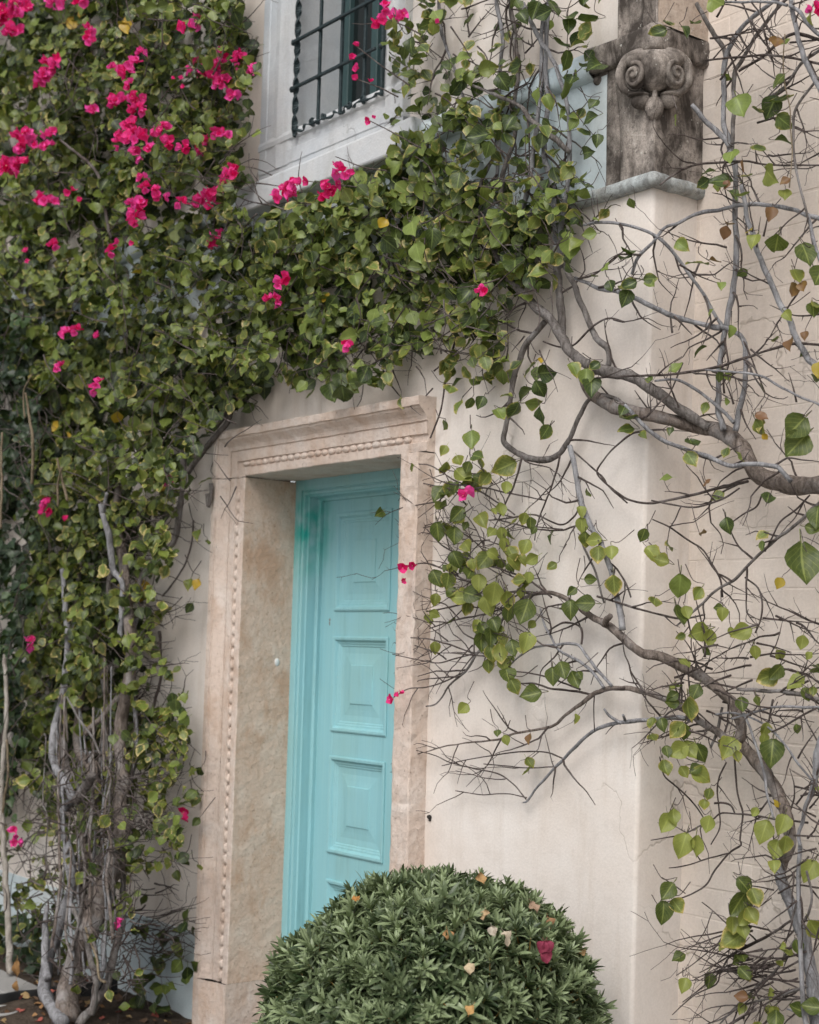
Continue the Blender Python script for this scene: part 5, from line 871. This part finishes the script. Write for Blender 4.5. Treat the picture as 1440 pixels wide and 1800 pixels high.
     ([(1400, 1650, 2.6), (1384, 1673, 2.6), (1373, 1694, 2.6), (1359, 1711, 2.4), (1336, 1730, 2.4), (1317, 1748, 2.2), (1298, 1765, 2), (1275, 1790, 1.6), (1250, 1815, 1.2)], .12, .08, 'barkmid', 6, 1.4), ([(1419, 1734, 2.4), (1394, 1742, 2.3), (1369, 1752, 2.2), (1336, 1759, 2), (1302, 1769, 1.8), (1275, 1788, 1.5), (1242, 1801, 1)], .12, .08, 'barkmid', 6, 1.4), ([(1423, 1755, 1.6), (1400, 1736, 1.6), (1375, 1725, 1.5), (1340, 1715, 1.4), (1307, 1707, 1.3), (1273, 1706, 1)], .11, .1, 'twig', 5, .8),
     ([(1269, 1657, 1.4), (1244, 1675, 1.2), (1217, 1696, 1), (1189, 1715, .8)], .05, .05, 'twig', 5, .2), ([(1234, 1586, 1), (1252, 1600, 1.2), (1278, 1624, 1.3), (1290, 1640, 1.2)], .05, .05, 'twig', 5, .3), ([(1500, 1795, 3), (1440, 1784, 2.6), (1413, 1782, 2.3), (1384, 1774, 1.8)], .14, .13, 'barkgrey', 6, .4), ([(1163, 1542, .9), (1185, 1556, 1.1), (1205, 1571, 1)], .05, .05, 'twig', 5, 0),
     ([(1402, 1536, 2.2), (1406, 1565, 2.2), (1398, 1598, 2.2), (1392, 1622, 2)], .14, .13, 'barkmid', 6, .8), ([(1418, 1530, 2.4), (1427, 1573, 2.4), (1423, 1602, 2.4), (1413, 1621, 2.2)], .16, .13, 'barkmid', 6, .8), ([(1360, 1565, 1.6), (1340, 1560, 1.3), (1320, 1557, 1)], .1, .09, 'twig', 5, .5), ([(1440, 1561, 1.8), (1400, 1556, 1.8), (1368, 1570, 1.6)], .15, .12, 'twig', 5, .5)]
for pts, d, dd, m, sd_, tw in B: RB.branch(pts, m, d, sd_, 'branch', .28, tw, dd)
RB.sprout(46, (40, 120), 1.8, leafp=.012)
for _ in range(44): RB.twig(RNG.uniform(1180, 1460), RNG.uniform(1080, 1300), RNG.uniform(.04, .16), RNG.choice((RNG.uniform(-.6, .6), RNG.uniform(2.6, 3.7), RNG.uniform(0, 6.3))), RNG.uniform(50, 150), 1.8, 0, .12, .12, .01)
for _ in range(36): RB.twig(RNG.uniform(1300, 1420), RNG.uniform(1620, 1790), RNG.uniform(.05, .14), RNG.uniform(2.3, 3.3), RNG.uniform(60, 160), 1.8, 0, .1, .12, .008)
for _ in range(40): RB.twig(RNG.uniform(1390, 1470), RNG.uniform(1330, 1640), RNG.uniform(.08, .2), RNG.uniform(0, 6.3), RNG.uniform(50, 130), 1.6, 0, .12, .1, .02)
for _ in range(34): RB.twig(RNG.uniform(760, 940), RNG.uniform(830, 1160), RNG.uniform(.03, .1), RNG.uniform(2.2, 4.2), RNG.uniform(50, 120), 1.2, 0, .14, .14, .02)
mass(RB, [(765, 870), (800, 800), (900, 850), (930, 960), (930, 1080), (905, 1190), (860, 1160), (835, 1090), (780, 1050)], 17, (.05, .12), (20, 30), 'geeog', -.2, 3, 22, 51)
LR = '1410,995,78,d 1370,1026,24,y 1436,910,34,g 1430,930,22,g 1395,755,58,d 1398,785,58,g 1148,975,28,e 1160,985,24,o 1130,942,20,g 1190,1085,34,d 1207,1078,20,l 1150,1063,24,e 1270,1080,20,p 1228,1112,32,l 1245,1122,24,p 1302,1112,30,l 1285,1111,13,l 1262,1068,14,g 1410,1130,20,p 1328,1148,20,o 1348,1190,32,e 1362,1182,26,g 1398,1200,28,p 1417,1222,20,g 1208,1248,34,e 1222,1218,24,g 1182,1225,18,g 1147,1273,18,e 1165,1275,20,g 1190,1285,28,e 1203,1288,22,d 1192,1320,30,p 1212,1320,28,l 1232,1325,28,d 1173,1322,18,g 1280,1315,36,e 1357,1325,40,g 1345,1283,20,o 1343,1300,18,l 1296,1330,16,o 1170,1352,24,e 1203,1358,18,o 1222,1354,20,d 1234,1364,30,e 1246,1397,17,e 1238,1417,18,o 1365,1412,16,y 1327,1428,14,l 1170,1448,30,l 1184,1437,22,l 1245,1450,24,l 1375,1450,30,l 1342,1464,34,p 1200,1488,36,l 1220,1488,30,p 1380,1485,24,o 1423,1532,34,l 1362,1496,30,l 1173,1568,28,d 1192,1595,26,e 1166,1606,32,g 1310,1558,28,g 1296,1590,38,g 1328,1580,28,e 1308,1612,28,l 1322,1612,26,o 1286,1655,40,e 1288,1628,26,o 1306,1638,22,l 1402,1666,20,g 1433,1635,30,o 1290,1688,18,g 1310,1712,22,g 1302,1752,26,b 1362,1780,18,o 1365,1796,28,d 1402,1775,26,g 1425,1770,28,d 1203,1733,22,p 885,822,36,e 822,822,17,g 815,840,30,l 842,840,22,g 890,858,18,l 770,868,27,g 803,905,26,g 848,915,26,o 880,897,20,l 770,936,28,d 798,945,28,g 822,962,22,o 803,985,26,d 882,940,20,l 886,958,20,p 850,987,30,e 868,975,20,l 900,975,24,e 905,990,26,o 923,963,24,e 970,997,16,e 930,1016,18,l 768,1018,26,g 787,1023,28,e 823,1014,26,d 842,1026,26,p 832,1046,30,g 868,1045,34,p 858,1066,30,p 890,1056,26,o 893,1080,26,d 922,1077,36,g 807,1050,30,e 795,1046,22,g 838,1100,18,e 845,1130,28,g 863,1120,28,d 870,1098,24,d 925,1130,30,l 865,1150,26,e 882,1150,28,o 902,1140,24,g 1003,1073,28,g 1027,1060,28,g 1005,1040,16,d 1080,1030,28,e 1040,1018,18,d 1022,900,18,l 1023,925,24,l 1030,950,24,e 1042,950,24,e 1052,977,26,e 1075,973,22,l 938,933,12,g 893,1190,28,g 905,1208,24,e 932,1222,30,g 859,1172,20,e 885,1168,20,l 813,1247,20,p 972,1190,26,d 990,1180,26,g 1011,1195,24,d 1020,1188,13,g 932,1300,22,b 890,1302,15,l 875,1290,12,g 765,1055,18,o 765,1140,18,o 765,1080,16,l 1305,1240,22,g 1180,1236,20,d'
for q in LR.split():
    x, y, s_, c = q.split(','); x, y, s_ = float(x), float(y), float(s_)*(.75 if c in 'by' else 1); big = s_ > 50
    RB.leaf(x, y, .22 if big else .14 if x > 1110 else .10, s_*(1. if big else 1.28), c, n=np.array([.72, -.62, .25])+NP.normal(0, .25, 3) if not big else np.array([.8, -.6, .15]), tip=(-.75, -.3, -.8) if 1390 < x < 1399 else None, own=True)
for x, y, R in [(822, 872, 12), (708, 998, 8), (724, 993, 7), (709, 1021, 5), (687, 1229, 8), (697, 1222, 6), (706, 1217, 5)]: flower(RB, x, y, R, .14)
RB.finish(300)

# ---- slim grey stem along the right edge
SB = Plant('bougainvillea', (*vp(1425, 1900, .12)[:2], -.01), 'slim blue-grey bougainvillea stem slanting down along the right edge of the wall', 'bougainvillea', 'leafpale')
q0 = vp(1425, 1860, .13); SB.part('trunk', *tube(smooth_path(np.array([(*SB.b, .014), (q0[0]-.01, q0[1], .25, .012), (*q0, .009), (*vp(1412, 1760, .14), .007), (*vp(1404, 1560, .14), .006), (*vp(1407, 1488, .14), .006)]), .03), 8, .1), M['barkgrey'])
for pts, d, dd, m, tw in [([(1407, 1490, 3.4), (1404, 1466, 3.4), (1411, 1444, 3.6), (1417, 1418, 4), (1427, 1395, 5), (1434, 1360, 6), (1436, 1328, 7), (1444, 1300, 7), (1475, 1150, 7), (1500, 960, 7), (1490, 760, 6.6), (1460, 690, 6.4), (1435, 644, 6.2), (1422, 631, 6), (1409, 609, 6), (1398, 589, 5.8), (1387, 562, 5.6), (1371, 533, 5.4), (1358, 502, 5.4), (1344, 473, 5.2), (1333, 442, 5), (1324, 413, 4.8), (1315, 390, 4.6), (1311, 360, 4.2), (1303, 325, 3.6)], .15, .13, 'barkgrey', .5),
        ([(1500, 260, 4), (1440, 153, 4.8), (1429, 133, 4.8), (1416, 107, 4.8), (1407, 80, 4.6), (1400, 51, 4.4), (1396, 27, 4.4), (1391, 5, 4.2), (1385, -30, 4)], .17, .16, 'barkgrey', .5), ([(1389, 9, 3.4), (1407, 22, 3.4), (1422, 44, 3.6), (1440, 60, 3.6), (1490, 95, 3.6)], .18, .18, 'barkgrey', .5), ([(1273, 4, 2), (1318, 3, 2.4), (1362, 4, 2.6), (1384, 9, 3)], .17, .17, 'barkgrey', .8),
        ([(1440, 135, 2.4), (1400, 190, 2.6), (1395, 240, 2.4), (1400, 300, 2.2), (1420, 380, 2.2), (1430, 430, 2.4)], .17, .16, 'barkmid', .6), ([(1420, 375, 3), (1428, 410, 3.2), (1435, 440, 3.4), (1450, 480, 3.4)], .16, .16, 'barkgrey', .3)]:
    SB.branch(pts, m, d, 8, 'branch', .1, tw, dd)
SB.sprout(34, (40, 130), 1.4, leafp=.01)
for q in '1363,78,24,b 1369,142,24,g 1355,310,38,l 1380,342,22,o 1380,320,16,b 1355,376,22,b 1318,405,16,y 1325,424,24,l 1365,430,38,g 1418,448,38,d 1400,487,26,o 1393,510,22,b 1412,505,18,b 1437,490,36,d 1438,540,26,o 1385,555,18,p 1388,605,22,b 1440,650,26,y 1425,30,26,p 1415,590,14,b 1430,545,24,g'.split():
    x, y, s_, c = q.split(','); SB.leaf(float(x), float(y), .19, float(s_)*1.28, c, own=True)
SB.finish(300)

# ---- clipped shrub
sc_ = np.array([*(at(764, 1700, -.62)[:2]), 0.0]); SH = empty('shrub', sc_, 'rounded clipped shrub of narrow grey-green leaves in front of the door', 'shrub')
def sprig(seed, n=15):
    r = random.Random(seed); Vs = []; Fs = []; Ts = []; q = 0; pr = [(0, .05), (.25, .10), (.6, .105), (.85, .06), (1, .0)]; base_b = r.choice((.1, .25, .4, .5, .6, .85, 1.0))
    for i in range(n):
        t = i/(n-1); a = i*2.4+r.uniform(-.3, .3); up = .15+1.05*t+r.uniform(-.12, .12); ln = (1.0-.45*t)*r.uniform(.8, 1.1)
        rd = np.array([math.cos(a), math.sin(a), 0]); tip = rd*math.cos(up)+np.array([0, 0, math.sin(up)]); nn = np.array([0, 0, math.cos(up)])-rd*math.sin(up)
        V, Fc, E, U = leaf_tpl(r.randrange(9999), 3, 5, 1.0, .5, .28, .0, pr)
        Vs.append(np.array([0, 0, .35*t-.25])+(V*ln) @ frame(nn, tip).T); Fs.append(Fc+q); q += len(V); b_ = min(1, max(0, base_b+.35*(t-.5)+r.uniform(-.15, .15))); Ts.append(np.column_stack([np.tile((b_, .1, 0), (len(V), 1)), E]))
    V, Fc = tube(np.array([(0, 0, -.9, .03), (0, 0, .05, .02)]), 4); Vs.append(V); Fs.append(Fc+q); Ts.append(np.tile((.2, .2, .75, .0), (len(V), 1)))
    return np.vstack(Vs), np.vstack(Fs), np.vstack(Ts)
SPR = [sprig(900+i, RNG.choice((11, 14, 17))) for i in range(10)]
SPM = [mesh('sprig', v*.058, f, M['needle'], True, t) for v, f, t in SPR]
def sh_r(dirv):
    x, y, z = dirv; q = .05*noise.noise(Vector((x*2.2, y*2.2, z*2.2+3)))+.03*noise.noise(Vector((x*6, y*6, z*6)))
    return 1+1.9*q
RX, RY, RZ, CZ = .462, .45, .485, float(at(768, 1800, -.62)[2])-.10
cand = []
NS = 2700; gold = math.pi*(3-5**.5)
for i in range(NS):
    z = 1-(i+.5)/NS*1.25; a = i*gold; rr = math.sqrt(max(0, 1-z*z)); dv = np.array([rr*math.cos(a), rr*math.sin(a), z])
    if z < -.45: continue
    e = np.sign(dv)*np.abs(dv)**np.array([.92, .92, .80]); shell = RNG.choice((1.0, 1.0, 1.0, .93, .86)); p_ = sc_+np.array([0, 0, CZ])+np.array([RX, RY, RZ])*e*sh_r(dv)*shell*RNG.uniform(.95, 1.04)
    if p_[1] > -.05: continue
    nn = dv/np.array([RX, RY, RZ]); nn /= np.linalg.norm(nn); nn = nn*.75+np.array([0, 0, .55])+NP.normal(0, .38, 3)
    cand.append((shell*10+np.dot(dv, (CAM-p_)/np.linalg.norm(CAM-p_))*3-.4*np.linalg.norm(CAM-p_), p_, nn, shell))
cand.sort(key=lambda q: -q[0]); Vs = []; Fs = []; Ts = []; k = 0
for i, (_, p_, nn, sh_) in enumerate(cand):
    Rm = frame(nn, NP.normal(0, 1, 3)); s_ = RNG.uniform(.8, 1.25)
    if i < 300:
        o = put('sprig', RNG.choice(SPM), SH); o.matrix_local = Matrix.Translation(Vector(p_-sc_)) @ Matrix([[Rm[a][b] for b in range(3)] for a in range(3)]).to_4x4() @ Matrix.Scale(s_, 4)
    else:
        V, Fc, Tt = RNG.choice(SPR); Vs.append(p_-sc_+(V*.058*s_) @ Rm.T); Fs.append(Fc+k); Ts.append(Tt); k += len(V)
tag(put('foliage', mesh('foliage', np.vstack(Vs), np.vstack(Fs), M['needle'], True, np.vstack(Ts)), SH), kind='stuff')
tws = []
for i in range(260):
    dv = NP.normal(0, 1, 3); dv[2] = abs(dv[2]); dv /= np.linalg.norm(dv); e = np.array([RX, RY, RZ])*dv*.92
    P = np.array([(0, 0, .02, .006), (*(e*.4+np.array([0, 0, CZ*.6])), .004), (*(e+np.array([0, 0, CZ])), .0015)]); tws.append(tube(smooth_path(P, .06), 4))
V, Fc = merge(tws); tag(put('stems', mesh('stems', V, Fc, M['twig'], True), SH), kind='stuff')
PXY = []
for q in cand:
    v = q[1]-CAM; z_ = np.dot(v, AF); PXY.append((720+F*np.dot(v, AR)/z_, 900-F*np.dot(v, AU)/z_, z_))
PXY = np.array(PXY)
def shrub_at(px, py):     # where the outer sprigs stand that are seen at a pixel
    dd_ = np.hypot(PXY[:, 0]-px, PXY[:, 1]-py); near = np.where(dd_ < max(16, dd_.min()+6))[0]; z_ = PXY[near, 2].min()-.028
    d = ray(px, py); return CAM + d*(z_/np.dot(d, AF))
DRY = [('dry_leaf', 845, 1545, 20, (.45, .28, .13), 'orange-tan dry leaf caught at the very top of the clipped shrub'), ('dry_leaf', 626, 1582, 16, (.42, .20, .06), 'small orange dry leaf on the upper left shoulder of the shrub, against the door'),
       ('dry_leaf', 893, 1648, 24, (.55, .47, .36), 'large pale papery dry leaf lying on the right half of the shrub'), ('dry_leaf', 867, 1638, 18, (.52, .46, .38), 'smaller pale dry leaf just left of the large papery one on the shrub'),
       ('dry_leaf', 788, 1645, 20, (.46, .26, .12), 'curled orange dry leaf in the middle of the shrub'), ('dry_leaf', 826, 1703, 20, (.52, .42, .28), 'cream dry leaf low in the middle of the shrub'),
       ('dry_leaf', 826, 1776, 20, (.50, .30, .12), 'golden dry leaf near the bottom of the shrub'), ('dry_leaf', 940, 1595, 22, (.40, .28, .2), 'brownish dry leaf on the upper right of the shrub'), ('dry_leaf', 966, 1622, 20, (.36, .2, .11), 'brown dry leaf below the brownish one on the right shoulder of the shrub'), ('dry_leaf', 1022, 1678, 18, (.46, .30, .15), 'tan dry leaf at the right edge of the shrub'), ('dry_leaf', 853, 1610, 20, (.48, .34, .2), 'tan upright dry leaf above the pale papery leaf on the shrub')]
for nm, x, y, s_, colr, lab in DRY:
    p_ = shrub_at(x, y); V, Fc, E, U = leaf_tpl(hash((x, y)) % 9999 if False else int(x*7+y), 5, 8, 1.1, .5, .7, .2); L = s_*depth(p_)/F
    Rm = frame(np.array([.6, -.6, .5])+NP.normal(0, .3, 3), (RNG.uniform(-.6, .6), .1, -1)); o = put(nm, mesh(nm, (V*L-np.array([0, L*.5, 0])) @ Rm.T, Fc, M['dry'], True, np.tile((*colr, 1), (len(V), 1)))); o.location = p_+.012*(CAM-p_)/np.linalg.norm(CAM-p_); tag(o, lab, 'dry leaf', 'dry leaves caught in the shrub')
p_ = shrub_at(958, 1676); Vs = []; Fs = []; k = 0
for i in range(3):
    V, Fc, E, U = leaf_tpl(70+i, 5, 7, 1.15, .4, .5, .2); L = 22*depth(p_)/F; Rm = frame((.6+.3*i, -.6, .3), ((-.5, .0, -1), (.5, .3, -.8), (.1, .1, -1))[i]); Vs.append((V*L) @ Rm.T+np.array([0, 0, (.02, .02, -.004)[i]])); Fs.append(Fc+k); k += len(V)
o = put('fallen_bract', mesh('fallen_bract', np.vstack(Vs), np.vstack(Fs), M['fadedbract'], True)); o.location = p_+.02*(CAM-p_)/np.linalg.norm(CAM-p_)+np.array([0, 0, .01]); tag(o, 'faded dark red fallen bougainvillea bract lying on the right side of the shrub', 'fallen bract')

# ---- ground at lower left
a, b = atz(-40, 1767, .03), atz(205, 1733, .03); dv = (b-a)/np.linalg.norm(b-a); nv = np.array([-dv[1], dv[0], 0]); rows = []
for i in range(41):
    q = a+(b-a)*i/40+nv*.006*math.sin(i*.7); rows.append([tuple(q+nv*o+np.array([0, 0, z])) for o, z in ((-.012, -.06), (-.012, .028), (-.006, .034), (.006, .034), (.012, .028), (.012, -.06))])
o = put('edging_strip', mesh('edging_strip', *strip_sweep(rows), M['black'], True)); tag(o, 'black plastic edging strip on the soil behind the gnarled trunks', 'edging')
p_ = atz(5, 1748, .02); V, Fc = bbox(-.42, .16, -.02, .16, -.05, .022, .008); o = put('paving_slab', mesh('paving_slab', rough(V, .003), Fc, M['concrete'])); o.location = p_; tag(o, 'rough grey concrete slab behind the black edging at the lower left', 'slab')
p_ = atz(2, 1785, .0); rows = [[(r*math.cos(t_*math.pi/14), r*math.sin(t_*math.pi/14), z) for t_ in range(28)] for r, z in ((.085, -.03), (.085, .018), (.078, .026), (.068, .024), (.066, .008), (.03, .006), (.001, .006))]
o = put('drain_lid', mesh('drain_lid', *strip_sweep(rows, True), M['concrete'], True)); o.location = p_; tag(o, 'small round grey lid set in the soil at the lower left corner', 'lid')
Vs = []; Fs = []; Ts = []; k = 0
for i in range(420):
    x, y = RNG.uniform(-3, .4), RNG.uniform(-1.2, -.05); V, Fc, E, U = RNG.choice(TPL_LOW); L = RNG.uniform(.02, .05); Rm = frame(np.array([0, 0, 1])+NP.normal(0, .45, 3), NP.normal(0, 1, 3)); Vs.append((V*L) @ Rm.T+np.array([x, y, bedz(x, y)+.008])); Fs.append(Fc+k); k += len(V)
    Ts.append(np.tile((*RNG.choice([(.30, .17, .08), (.2, .11, .06), (.4, .28, .14), (.14, .09, .06), (.35, .1, .08)]), 1), (len(V), 1)))
tag(put('leaf_litter', mesh('leaf_litter', np.vstack(Vs), np.vstack(Fs), M['dry'], True, np.vstack(Ts))), 'brown fallen leaves scattered on the dark soil', None, None, 'stuff')
for x, y, z, s_, lab in [(30, 1690, .16, 22, 'hanging orange-brown withered leaf in the dark undergrowth above the grey slab'), (28, 1725, .07, 17, 'second withered leaf just below the hanging orange-brown one by the grey slab')]:
    p_ = vp(x, y, .52); L = s_*depth(p_)/F*1.2; V, Fc, E, U = leaf_tpl(int(x+y), 5, 8, .6, .6, .8, .2); Rm = frame((.7, -.6, .2), (.1, 0, -1)); o = put('dry_leaf', mesh('dry_leaf', (V*L) @ Rm.T, Fc, M['dry'], True, np.tile((.30, .17, .07, 1), (len(V), 1)))); o.location = p_; tag(o, lab, 'dry leaf')
